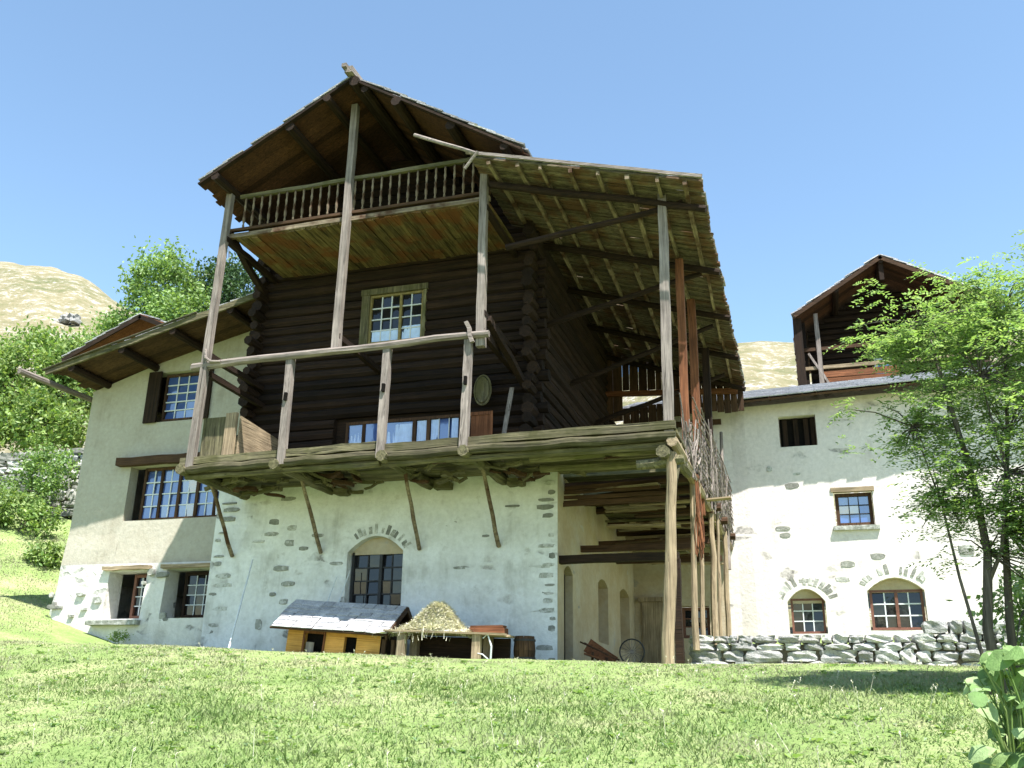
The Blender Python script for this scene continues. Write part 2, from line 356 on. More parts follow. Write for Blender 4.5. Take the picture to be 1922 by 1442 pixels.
def window(parent, x0, x1, z0, z1, y, cols, rows, frame, bar, pane, fw=.06, bw=.025, mull=(), name='window', curtain=None):
    """framed window facing -Y: the frame is the part; pane and glazing bars are its sub-parts"""
    f = MB(); d = .06
    f.box(x0, x0+fw, y-d, y+.02, z0, z1); f.box(x1-fw, x1, y-d, y+.02, z0, z1)
    f.box(x0+fw, x1-fw, y-d+.003, y+.02, z0, z0+fw); f.box(x0+fw, x1-fw, y-d+.003, y+.02, z1-fw, z1)
    for m in mull: xm = x0+(x1-x0)*m; f.box(xm-fw*.6, xm+fw*.6, y-d-.004, y+.02, z0+fw, z1-fw)
    fo = f.build(name, frame, parent)
    b = MB(); edges = [x0+fw]+[x0+(x1-x0)*m for m in mull]+[x1-fw]
    cl = cols if isinstance(cols, (list, tuple)) else [cols]*(len(edges)-1)
    for (ea, eb), nc in zip(zip(edges, edges[1:]), cl):
        for i in range(1, nc): xx = ea+(eb-ea)*i/nc; b.box(xx-bw/2, xx+bw/2, y-.03, y-.004, z0+fw, z1-fw)
    for i in range(1, rows): zz = z0+fw+(z1-z0-2*fw)*i/rows; b.box(x0+fw, x1-fw, y-.034, y-.004, zz-bw/2, zz+bw/2)
    if b.v: b.build('glazing_bar', bar, fo)
    p = MB()
    for (ea, eb), nc in zip(zip(edges, edges[1:]), cl):
        for i in range(nc):
            for q in range(rows):
                xa, xb = ea+(eb-ea)*i/nc, ea+(eb-ea)*(i+1)/nc; za, zb = z0+fw+(z1-z0-2*fw)*q/rows, z0+fw+(z1-z0-2*fw)*(q+1)/rows
                k = [rnd.gauss(0, .008)*max(xb-xa, zb-za)*4 for _ in range(3)]
                p.add([(xa, y+k[0], za), (xb, y+k[1], za), (xb, y+k[2], zb), (xa, y+k[0]+k[2]-k[1], zb)], [(0, 1, 2, 3)])
    p.build('pane', pane, fo)
    if curtain:
        for (ca, cb, cz0, cz1) in curtain:
            c = MB(); n = 14
            for i in range(n):
                xa, xb = ca+(cb-ca)*i/n, ca+(cb-ca)*(i+1)/n
                ya, yb = y-.012+.006*math.sin(i*1.9), y-.012+.006*math.sin((i+1)*1.9)
                c.add([(xa, ya, cz0), (xb, yb, cz0), (xb, yb, cz1), (xa, ya, cz1)], [(0, 1, 2, 3)])
            c.build('curtain', M['curtain'], fo)
    return fo
def quoins(mb, x, z0, z1, y, side, mi, wmin=.2, wmax=.62, h=(.07, .2), skip=.2, jit=.06):
    z = z0
    while z < z1:
        hh = rnd.uniform(*h); ww = rnd.uniform(wmin, wmax); g = rnd.uniform(.03, .12)
        if rnd.random() > skip:
            a = x+rnd.uniform(0, jit)*side; b = a+ww*side
            slabstone(mb, min(a, b), max(a, b), z, z+hh, y, mi)
        z += hh+g
def slabstone(mb, xa, xb, za, zb, y, mi, out=.016):
    """an irregular stone face standing a little proud of the plaster"""
    n = 10; cx, cz = (xa+xb)/2, (za+zb)/2; vs = []; k = []
    for i in range(n):
        an = 2*math.pi*(i+rnd.uniform(-.25, .25))/n; c, s_ = math.cos(an), math.sin(an)
        q = max(abs(c), abs(s_)); f = rnd.uniform(.86, 1.04)*(.25+.72/q)
        k.append((cx+(xb-xa)/2*c*f, cz+(zb-za)/2*s_*f))
    vs = [(a, y+.05, b) for a, b in k]+[(cx+(a-cx)*.86, y-out*rnd.uniform(.6, 1.1), cz+(b-cz)*.86) for a, b in k]
    mb.add(vs, [(i, (i+1) % n, n+(i+1) % n, n+i) for i in range(n)]+[tuple(range(n, 2*n))], mi)
def voussoirs(mb, cx, zc, rx, rz, y, mi, n=13, a0=18, a1=162, ln=.24, th=.07):
    for i in range(n):
        a = R(a0+(a1-a0)*(i+.5)/n+rnd.uniform(-2, 2)); l_ = ln*rnd.uniform(.7, 1.25); c, s_ = math.cos(a), math.sin(a)
        if rnd.random() < .15: continue
        b0 = Vector((cx+rx*c, y, zc+rz*s_)); dr = Vector((c, 0, s_)).normalized(); tn = Vector((-dr.z, 0, dr.x)); h = th*rnd.uniform(.4, .75)
        q = [b0+dr*.03-tn*h, b0+dr*.03+tn*h, b0+dr*l_+tn*h*.9, b0+dr*l_-tn*h*.9]
        mb.hexa([(p.x, y+.04, p.z) for p in q]+[(p.x+rnd.uniform(-.01, .01), y-.014, p.z+rnd.uniform(-.01, .01)) for p in q], mi)

def bil(A, B, Cc, Dd):
    A, B, Cc, Dd = map(Vector, (A, B, Cc, Dd))    # A front top, B front bottom, C back bottom, D back top
    n0 = (B-A).cross(Dd-A).normalized()
    if n0.z < 0: n0 = -n0
    return (lambda s, t: A*(1-s)*(1-t)+B*s*(1-t)+Cc*s*t+Dd*(1-s)*t), n0
def slab(mb, P, n, s0, s1, t0, t1, lo, hi, mi=0, j=0., ns=1):
    for k in range(ns):
        sa, sb = s0+(s1-s0)*k/ns, s0+(s1-s0)*(k+1)/ns
        q = [P(sa, t0), P(sb, t0), P(sb, t1), P(sa, t1)]; a, b = [rnd.uniform(-j, j) for _ in range(2)]
        mb.hexa([p+n*(lo+a) for p in q]+[p+n*(hi+b) for p in q], mi)
def roof_boards(mb, P, n, length, bw=.22, mi=0, gap=.006, j=.006, over=.02, th=.03):
    k = int(length/bw); t = 0
    ws = [rnd.uniform(.7, 1.3) for _ in range(k)]; tot = sum(ws)
    for w_ in ws:
        dt = w_/tot; slab(mb, P, n, rnd.uniform(-over, 0)*.4, 1+rnd.uniform(-over, over), t, t+dt-gap/length, -th, 0, mi, j); t += dt
def roof_tiles(mb, P, n, ls, lt, tw=.45, th=.3, mi=0, thick=.03, lift=.02):
    rows = int(ls/th); cols = int(lt/tw)
    for r in range(rows):
        s0 = r/rows; s1 = min(1.004, (r+1.45)/rows); off = rnd.uniform(0, .5)/cols
        for c in range(-1, cols+1):
            t0 = max(-.004, c/cols+off+rnd.uniform(-.1, .1)/cols); t1 = min(1.002, (c+1)/cols+off)
            if t1-t0 < .2/cols: continue
            q = [P(s0, t0), P(s1+rnd.uniform(-.18, .04)/rows, t0), P(s1+rnd.uniform(-.18, .04)/rows, t1-.008/lt), P(s0, t1-.008/lt)]
            l0 = lift+rnd.uniform(0, .008); l1 = l0+thick*1.1
            mb.hexa([q[0]+n*l0, q[1]+n*l1, q[2]+n*l1, q[3]+n*l0]+[q[0]+n*(l0+thick), q[1]+n*(l1+thick), q[2]+n*(l1+thick), q[3]+n*(l0+thick)], mi)

# ------------------------------------------------------------------ terrain
def sm(a, b, x): t = min(1, max(0, (x-a)/(b-a))); return t*t*(3-2*t)
def tz(x, y):
    yy = min(y, 17.6); z = -1.6+.1495*yy
    z += max(0, -3-max(x, -40))*.034*sm(6, 17, y)
    z -= .15*sm(15.5, 18, y)
    if y > 17.6: z += .03*(min(y, 31)-17.6)
    z += .27*max(0, -17.2-x)*sm(12, 20, y)
    z += .24*max(0, min(y, 34)-22)*sm(-19.5, -25, x)
    if x > -2.9 and y > 21.3: z = max(z, 1.42+.10*(y-21.3)) if x > -2.5 else z+(1.42-1.0)*sm(-2.9, -2.5, x)
    z += .035*nz(x*.9, y*.8, 1)+.02*nz(x*2.3, y*2.1, 2)
    return z
def lawn():
    xs = list(np.arange(-70, -24, 2.))+list(np.arange(-24, 8, .4))+list(np.arange(8, 60, 2.))
    ys = list(np.arange(-40, 4, 2.))+list(np.arange(4, 32, .4))+[32, 34, 36, 38]
    mb = MB(); nx = len(xs)
    vs = [(x, y, tz(x, y)) for y in ys for x in xs]
    fs = [(j*nx+i, j*nx+i+1, (j+1)*nx+i+1, (j+1)*nx+i) for j in range(len(ys)-1) for i in range(nx-1)]
    mb.add(vs, fs); o = mb.build('lawn', M['ground'], smooth=True); o['kind'] = 'structure'; return o
lawn()
def hillside():
    A = [(-3, .5), (-1.6, .62), (-1.13, .632), (-1.10, .625), (-1.03, .607), (-.97, .583), (-.92, .550), (-.86, .512), (-.8, .47), (-.6, .34), (-.3, .32), (-.1, .392), (-.055, .391), (0, .380), (.1, .37), (.3, .38), (1.2, .3), (3, .25)]
    xa = [a for a, _ in A]; za = [b for _, b in A]
    ks = list(np.arange(-2.6, -1.2, .1))+list(np.arange(-1.2, .25, .012))+list(np.arange(.25, 2.6, .1)); Ys = list(np.arange(30, 60, 2.5))+list(np.arange(60, 150, 5.))+[150, 156, 170, 200]
    vs = []
    for Y in Ys:
        for k in ks:
            r1 = float(np.interp(k, xa, za)); r0 = float(np.interp(k, [-1.3, -.85, -.7, 3], [.24, .2, .08, .06]))
            t = sm(30, 150, Y)**.8 if Y < 150 else 1; r = r0+(r1-r0)*t
            z = r*min(Y, 152)-max(0, Y-152)*.25
            z += (.5*nz(k*40, Y*.13, 3)+.25*nz(k*90, Y*.31, 1))*sm(35, 80, Y)
            vs.append((k*Y, Y, z))
    nk = len(ks); mb = MB()
    mb.add(vs, [(j*nk+i, j*nk+i+1, (j+1)*nk+i+1, (j+1)*nk+i) for j in range(len(Ys)-1) for i in range(nk-1)])
    o = mb.build('hillside', M['hill'], smooth=True); o['kind'] = 'structure'
hillside()

# ================================================================== MAIN CHALET
ch = thing('timber_chalet', (-9.6, 20, 1.0), 'tall old dark log chalet on a whitewashed stone base with wooden balconies', 'chalet')
# --- stone base storey
def stone_base():
    mb = MB(); hole = (-10.33, -8.93, 2.2, 3.5, .36)
    wall(mb, -14.0, -5.3, [(-14, .9), (-5.3, .8)], [(-14, 5.2), (-5.3, 5.2)], 20, [hole], .34, .02)
    # side wall of the passage, facing right, with two tall niches and the doorway recess
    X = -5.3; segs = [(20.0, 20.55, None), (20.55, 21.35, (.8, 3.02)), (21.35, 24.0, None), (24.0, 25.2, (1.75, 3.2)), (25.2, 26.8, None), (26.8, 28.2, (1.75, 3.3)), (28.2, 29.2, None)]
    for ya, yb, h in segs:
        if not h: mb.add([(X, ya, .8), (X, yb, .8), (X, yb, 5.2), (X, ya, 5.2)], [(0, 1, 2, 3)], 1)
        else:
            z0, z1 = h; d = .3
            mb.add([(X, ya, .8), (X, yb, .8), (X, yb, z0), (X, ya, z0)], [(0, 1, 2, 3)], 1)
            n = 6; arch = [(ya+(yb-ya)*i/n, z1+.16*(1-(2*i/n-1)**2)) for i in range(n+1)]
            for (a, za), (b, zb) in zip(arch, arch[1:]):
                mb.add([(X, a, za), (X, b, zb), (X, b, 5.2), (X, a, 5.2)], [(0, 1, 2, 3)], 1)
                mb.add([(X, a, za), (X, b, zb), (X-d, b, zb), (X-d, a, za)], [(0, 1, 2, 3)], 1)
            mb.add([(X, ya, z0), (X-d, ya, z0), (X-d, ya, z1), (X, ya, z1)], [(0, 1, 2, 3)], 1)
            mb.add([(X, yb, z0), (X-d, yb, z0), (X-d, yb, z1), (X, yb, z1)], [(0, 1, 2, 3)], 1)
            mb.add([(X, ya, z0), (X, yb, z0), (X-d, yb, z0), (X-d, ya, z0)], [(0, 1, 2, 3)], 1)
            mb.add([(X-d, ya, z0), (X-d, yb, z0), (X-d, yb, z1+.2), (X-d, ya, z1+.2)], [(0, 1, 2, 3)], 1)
    mb.box(-14, -13.95, 20.02, 29.2, .8, 5.2); mb.box(-13.9, -5.4, 29.0, 29.2, .8, 5.2)
    quoins(mb, -13.97, 1.5, 5.0, 20, 1, 2, .15, .6, (.06, .16), .12, .12); quoins(mb, -5.32, 1.0, 4.9, 20, -1, 2, .14, .5, (.06, .17), .18, .05)
    for q in range(16):
        x = rnd.choice([rnd.uniform(-13.3, -10.7), rnd.uniform(-8.6, -5.7)]); z = rnd.uniform(1.5, 4.8); slabstone(mb, x, x+rnd.uniform(.18, .5), z, z+rnd.uniform(.06, .2), 20, 2, .012)
    for (x, z, w_, h) in [(-6.9, 2.05, 1.4, .14), (-6.5, 2.45, 1.0, .07), (-6.0, 3.0, .6, .08), (-12.3, 3.1, .5, .16), (-12.05, 2.75, .45, .14), (-12.6, 1.75, .2, .3), (-10.8, 3.2, .4, .1)]: slabstone(mb, x, x+w_, z, z+h, 20, 2, .014)
    voussoirs(mb, -9.63, 3.32, .76, .56, 20, 2, 15, 20, 160, .22)
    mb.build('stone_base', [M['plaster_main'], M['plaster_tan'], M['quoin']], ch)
stone_base()
window(ch, -10.3, -8.96, 2.2, 3.52, 20.26, 2, 4, M['iron'], M['iron'], M['glass_dark'], .06, .03, (.55,), 'barred_window')
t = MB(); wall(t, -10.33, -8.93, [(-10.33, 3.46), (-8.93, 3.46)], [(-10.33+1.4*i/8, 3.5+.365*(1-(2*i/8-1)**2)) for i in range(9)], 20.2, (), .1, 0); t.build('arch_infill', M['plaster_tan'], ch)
d_ = MB(); d_.box(-5.56, -5.48, 20.52, 21.4, .8, 3.05); d_.build('door', M['dark_z'], ch)
# --- log storeys
def log_walls():
    mb = MB(); RZ = 14.2; zr = lambda x: (RZ-(-9.5-x)*.555 if x < -9.5 else RZ-(x+9.5)*.62)
    holes = [(-10.42, -8.66, 8.6, 10.05), (-10.95, -7.55, 5.3, 6.72)]
    z = 5.36; k = 0
    while z < 13.9:
        r = .145+rnd.uniform(-.01, .012); xa, xb = -13.45-rnd.uniform(0, .22), -5.72+rnd.uniform(0, .2)
        if z > 10.6:
            lim = (RZ-.25-z); xa = max(-13.3, -9.5-lim/.555); xb = min(-5.8, -9.5+lim/.62)
            if xb-xa < .4: break
        spans = [(xa, xb)]
        for h in holes:
            if h[2]-.08 < z < h[3]+.06:
                spans = [p for a, b in spans for p in ((a, min(b, h[0])), (max(a, h[1]), b)) if p[1]-p[0] > .05]
        for a, b in spans: mb.log((a, 20.1, z), (b, 20.1, z), r, r*rnd.uniform(.9, 1.05), 8, max(2, int((b-a)/.9)), .012)
        z += .262
    mb.box(-13.2, -5.9, 20.16, 20.2, 5.3, 8.6); mb.box(-13.2, -10.45, 20.165, 20.2, 8.6, 10.1); mb.box(-8.62, -5.9, 20.165, 20.2, 8.6, 10.1); mb.box(-13.2, -5.9, 20.16, 20.2, 10.1, 11.3)
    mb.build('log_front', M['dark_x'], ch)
    for X, nm in ((-13.3, 1), (-5.9, 2)):
        m2 = MB(); z = 5.49
        while z < 11.3:
            m2.log((X+rnd.uniform(-.04, .04), 19.66+rnd.uniform(-.25, .2), z), (X, 29.2, z), .145*rnd.uniform(.8, 1.1), .14, 7, 9, .02); z += .262
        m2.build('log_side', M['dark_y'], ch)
log_walls()
window(ch, -10.2, -8.74, 8.66, 9.98, 20.06, [3, 2], 4, M['frame_gold'], M['bar_white'], M['glass_dark'], .055, .03, (.58,), 'casement_window', [(-10.12, -9.4, 8.72, 9.0), (-9.3, -8.8, 8.72, 9.08)])
j_ = MB(); j_.box(-10.42, -10.2, 19.95, 20.12, 8.6, 10.0); j_.box(-10.44, -8.62, 19.93, 20.12, 9.985, 10.14); j_.box(-8.74, -8.66, 19.95, 20.12, 8.6, 9.98); j_.build('window_casing', M['moss_z'], ch)
window(ch, -10.62, -7.62, 5.42, 6.66, 20.06, [1, 1, 1, 3], 2, M['brown_z'], M['bar_white'], M['glass_sky_tint'], .07, .02, (.16, .60, .72), 'picture_window', [(-10.54, -10.16, 5.5, 6.52), (-10.07, -9.42, 5.5, 6.56), (-9.38, -8.88, 5.5, 6.53), (-8.76, -8.5, 5.5, 6.58), (-8.4, -8.2, 5.5, 6.58), (-7.88, -7.72, 5.5, 6.58)])
# --- main roof
Yf, Yb = 16.9, 30.0
RL = ((-9.5, Yf, 14.2), (-13.42, Yf, 11.98), (-13.42, Yb, 11.95), (-9.5, Yb, 14.15)); RR = ((-9.5, Yf, 14.2), (-5.25, Yf, 11.52), (-5.25, Yb, 11.5), (-9.5, Yb, 14.15))
def main_roof():
    mb = MB()
    for q in (RL, RR):
        P, n = bil(*q); roof_boards(mb, P, n, Yb-Yf, .24)
        roof_tiles(mb, P, n, 4.6, Yb-Yf, .55, .45, 1, .035, .012)
        slab(mb, P, n, 0, 1.0, -.006, .003, -.085, -.034, 2, 0, 3)
    ro = mb.build('roof', [M['rafter'], M['slate'], M['dark_x']], ch)
    rc = MB(); rc.beam((-9.5, Yf-.22, 14.3), (-9.5, Yb, 14.26), .2, .16, 8); rc.beam((-9.6, Yf-.3, 14.38), (-9.6, Yf+.4, 14.36), .12, .1, 2); rc.build('ridge_cap', M['grey_y'], ro)
    for (s_, q, r) in [(0.0, RL, .14), (.17, RL, .1), (.42, RL, .12), (.9, RL, .11), (.1, RR, .1), (.3, RR, .12), (.62, RR, .12), (.92, RR, .1)]:
        P, n = bil(*q); m = MB(); a = P(s_, 0)-n*(r+.04); b = P(s_, 1)-n*(r+.04); a.y -= rnd.uniform(.0, .12)
        m.log(a, b, r, r*.9, 8, 9, .012); m.build('purlin', M['dark_y'], ro)
    g = MB(); g.log((-7.75, 16.75, 12.2), (-6.25, 16.68, 11.43), .042, .038, 7, 4, .006); g.log((-6.5, 16.7, 11.1), (-6.2, 16.66, 11.45), .035, .03, 6, 2); g.build('gable_pole', M['grey_x'], ro)
main_roof()
# --- lean-to roof on the right
LT = ((-6.45, 16.9, 11.52), (-1.55, 16.9, 10.12), (-1.58, 28.1, 9.42), (-6.45, 28.6, 11.25))
def lean_to():
    P, n = bil(*LT); mb = MB(); k = 17
    # boards run down the slope, in three overlapping lengths, so their lines lie across the photo
    roof_boards(mb, P, n, 11.3, .105, 0, .022, .014, .010)
    roof_tiles(mb, P, n, 5.1, 11.3, .5, .42, 1, .035, .014)
    ro = mb.build('lean_to_roof', [M['leanb'], M['slate']], ch)
    e = MB(); e.beam(P(-.01, -.012)+n*.0, P(1.01, -.012)+n*.0, .045, .07, 8, .006); e.build('verge_board', M['grey_x'], ro)
    for s_ in (.1, .22, .34, .46, .58, .70, .82, .95):
        m = MB(); t0 = 0.
        while t0 < .98:
            t1 = min(1., t0+rnd.uniform(.2, .45)); k = rnd.uniform(-.012, .012); m.beam(P(s_+k, t0)-n*.09, P(s_+k+rnd.uniform(-.02, .02), min(1, t1+.02))-n*.09, rnd.uniform(.06, .095), rnd.uniform(.08, .12), 5, .014); t0 = t1
        m.build('purlin', M['purlin_y'], ro)
    for t_ in (.06, .3, .52, .74, .94):
        m = MB(); a = P(.06, t_)-n*.24; b = P(1.02, t_)-n*.24; m.log(a, b, .085, .075, 8, 6, .02); m.build('rafter', M['dark_x'], ro)
    for (y, za, zb) in [(17.7, 9.6, 10.1), (20.6, 8.9, 9.85), (23.2, 8.3, 9.55), (26.0, 8.0, 9.2)]:
        m = MB(); m.log((-5.85, y, za), (-2.0, y, zb), .075, .06, 7, 5, .02); m.build('tie_beam', M['dark_x'], ro)
lean_to()
def lean_back():
    m = MB(); P, n = bil(*LT); x = -6.3
    while x < -1.75:
        wd = rnd.uniform(.16, .3); zt = P((x+6.45)/4.9, .985).z-.06; zb = 9.62 if -5.5 < x < -4.1 else 8.7
        zb += rnd.uniform(-.06, .06); m.box(x, x+wd-.012, 27.95+rnd.uniform(-.01, .01), 27.99, zb, zt)
        if -5.5 < x < -4.1: m.box(x, x+wd-.012, 27.95+rnd.uniform(-.01, .01), 27.99, 7.4, 9.1+rnd.uniform(-.05, .03))
        x += wd
    m.build('back_boarding', M['brown_z'], ch)
    m = MB(); m.beam((-6.3, 27.85, 9.56), (-1.8, 27.85, 9.3), .12, .16, 5); m.build('back_plate', M['red_x'], ch)
lean_back()
# --- posts of the front
def posts():
    for (x, z0, z1, w_, dx) in [(-13.03, 5.0, 12.0, .18, .05), (-9.74, 7.56, 13.95, .185, .0), (-6.34, 7.3, 11.95, .19, -.02), (-2.46, 4.95, 10.35, .2, .05)]:
        m = MB(); yy = 17.45 if z0 < 5.05 and x < -5 else 17.6; m.beam((x, yy, z0), (x+dx, 17.6, z1), w_*.95, w_*.85, 10, .007, 0, .9); m.build('post', M['grey_z'], ch)
    for (x, dx) in [(-10.72, -.1), (-8.4, -.06), (-6.57, -.02)]:
        m = MB(); m.beam((x, 17.42, 4.97), (x+dx, 17.56, 7.46), .165, .14, 7, .007)
        # old mortise holes
        h_ = MB(); h_.box(x+dx*.5-.03, x+dx*.5+.03, 17.37, 17.55, 6.42, 6.6); po = m.build('balcony_post', M['grey_z'], ch); h_.build('mortise', M['black'], po)
    m = MB(); m.log((-13.35, 17.5, 7.47), (-6.12, 17.5, 7.55), .095, .075, 8, 12, .014); m.build('rail', M['grey_x'], ch)
    m = MB(); m.beam((-6.45, 17.42, 7.35), (-6.62, 17.45, 7.85), .08, .07, 3, .02); m.build('peg', M['grey_x'], ch); m = MB(); m.chain([(-13.0, 17.42, 7.85), (-12.95, 17.38, 7.62), (-12.8, 17.38, 7.52), (-12.55, 17.4, 7.5)], [.03, .035, .035, .03]); m.build('bent_peg', M['grey_x'], ch)
    m = MB(); m.log((-2.64, 17.62, .75), (-2.42, 17.6, 4.75), .12, .1, 9, 7, .015); m.build('deck_post', M['tan_z'], ch)
    for (x, z) in [(-13.0, 7.75), (-12.95, 10.75), (-9.72, 7.9), (-6.3, 7.62), (-6.3, 8.05), (-12.98, 7.3), (-6.3, 10.6)]:
        m = MB(); m.beam((x, 17.55, z), (x-.05, 20.1, z-.02), .12, .13, 5, .012); m.build('tie_beam', M['dark_y'], ch)
    for (x, za, zb) in [(-12.95, 11.0, 10.2)]:
        m = MB(); m.beam((x, 17.65, za), (x-.3, 20.1, zb), .14, .14, 4, .012); m.build('brace', M['dark_y'], ch)
    m = MB(); m.beam((-6.25, 17.75, 8.0), (-5.95, 20.0, 7.0), .14, .14, 4, .012); m.build('brace', M['dark_y'], ch)
posts()
# --- lower deck
def deck():
    f = MB(); x = -13.35
    y = 17.55
    while y < 20.0:   # boards under the front gallery run along the facade
        wd = rnd.uniform(.16, .27)
        for xa, xb in ((-13.35, -9.9), (-9.9, -6.2), (-6.2, -2.3)): f.box(xa+rnd.uniform(0, .03), xb, y, min(y+wd-.012, 20.0), 5.12+rnd.uniform(-.012, .012), 5.18+rnd.uniform(0, .012))
        y += wd
    y = 20.0
    while y < 29.0:
        wd = rnd.uniform(.17, .3)
        if rnd.random() > .07: f.box(-5.6, -2.3-rnd.uniform(0, .08), y, y+wd-.02, 5.12+rnd.uniform(-.015, .012), 5.18+rnd.uniform(0, .015))
        y += wd
    do = f.build('deck_floor', M['moss_x'], ch)
    e = MB()
    for xa, xb in ((-13.32, -8.5), (-8.5, -2.32)):
        e.beam((xa, 17.5, 5.2), (xb, 17.5, 5.27), .13, .17, 12, .014); e.log((xa, 17.47, 5.02), (xb, 17.47, 5.06), .1, .09, 8, 12, .016)
        e.log((xa+.1, 17.62, 4.9), (xb, 17.62, 4.92), .075, .09, 7, 12, .02)
    e.log((-5.4, 18.2, 4.98), (-2.3, 18.15, 4.98), .1, .1, 8, 6, .012); e.log((-5.4, 19.0, 4.96), (-2.3, 19.0, 4.96), .1, .1, 8, 6, .012)
    e.build('edge_beam', M['moss_x'], do)
    for x in (-13.2, -10.87, -8.35, -6.55):
        m = MB(); m.log((x, 17.42-rnd.uniform(0, .12), 5.0), (x, 20.1, 5.0), .12, .13, 8, 6, .015); m.build('cantilever_beam', M['moss_y'], do)
    for i in range(64):   # ragged rotten boards and debris hanging below the gallery floor
        fr = MB()
        c = rnd.choice([-12.9, -10.4, -7.9, -6.2, rnd.uniform(-13, -3)]); x = c+rnd.gauss(0, .35); yv = rnd.uniform(17.9, 19.9); l_ = rnd.uniform(.15, .6)
        fr.beam((x, yv, 4.95-rnd.uniform(-.1, .14)), (x+l_, yv+rnd.uniform(-.2, .2), 4.95-rnd.uniform(-.1, .16)), rnd.uniform(.06, .2), rnd.uniform(.03, .09), 3, .02)
        fr.build('broken_board', M['moss_x'] if rnd.random() < .6 else M['brown_x'], do)
    for x in (-10.55, -8.0, -6.25):
        m = MB(); m.beam((x-.12, 19.8, 4.9), (x+.25, 19.8, 4.88), .24, .16, 4, .03); m.build('wall_bracket', M['moss_x'], do)
    ys = [20.7]
    while ys[-1] < 28: ys.append(ys[-1]+rnd.uniform(.6, 1.5))
    for y in ys:
        m = MB(); m.log((-5.5, y, 5.0+rnd.uniform(-.1, .03)), (-2.25+rnd.uniform(-.1, .2), y+rnd.uniform(-.2, .2), 5.0+rnd.uniform(-.12, .03)), rnd.uniform(.08, .14), .1, 8, 5, .03); m.build('joist', M['brown_x'], do)
    for k in range(5):
        m = MB(); z = 4.42+k*.1+rnd.uniform(-.02, .02); m.beam((-5.25, 20.3+.03*k, z), (rnd.uniform(-3.4, -2.6), 20.3+.2*rnd.random(), z+rnd.uniform(-.03, .05)), .03, rnd.uniform(.06, .1), 5, .012); m.build('hung_board', M['brown_x'], do)
    for i in range(26):
        m = MB(); y = rnd.uniform(20.4, 28.2); xa = rnd.uniform(-5.2, -4.0); z = 4.78-rnd.uniform(0, .12)-(.5 if rnd.random() < .25 else 0)*(y > 22)
        m.beam((xa, y, z), (xa+rnd.uniform(.9, 2.4), y+rnd.uniform(-.25, .25), z+rnd.uniform(-.06, .06)), rnd.uniform(.14, .32), .035, 4, .012); m.build('loose_plank', M[rnd.choice(['tan_x', 'moss_x', 'purlin_x', 'brown_x'])], do)
    m = MB(); m.log((-2.38, 17.4, 4.92), (-2.38, 29.2, 4.8), .11, .1, 8, 10, .012); m.build('side_beam', M['tan_y'], do)
    for (xb, xt) in [(-13.42, -13.2), (-11.03, -10.86), (-8.54, -8.34), (-6.66, -6.55)]:
        m = MB(); m.log((xb+.03, 19.96, 3.5), (xt, 18.55, 4.92), .05, .042, 7, 5, .01); m.build('strut', M['purlin_y'], do)
    # brackets of the corner
    m = MB(); m.log((-2.55, 17.35, 4.72), (-2.35, 19.4, 4.8), .13, .11, 8, 4, .02); m.log((-3.1, 17.62, 4.55), (-2.2, 17.62, 4.62), .1, .1, 8, 3, .015); m.log((-2.42, 17.6, 4.1), (-2.42, 18.6, 4.9), .06, .06, 7, 3); m.build('corner_bracket', M['moss_y'], do)
    # timber frame of the passage
    m = MB(); m.beam((-5.35, 20.2, 3.2), (-2.72, 20.2, 3.2), .2, .17, 6, .01); m.beam((-2.78, 20.2, .9), (-2.78, 20.2, 3.15), .16, .16, 5, .01); m.build('passage_frame', M['dark_x'], do)
    for (y, z) in [(22.2, 3.75), (24.2, 4.2), (26.4, 4.1)]:
        m = MB(); m.beam((-5.3, y, z), (-2.4, y, z), .14, .15, 5, .012); m.build('cross_beam', M['brown_x'], do)
deck()
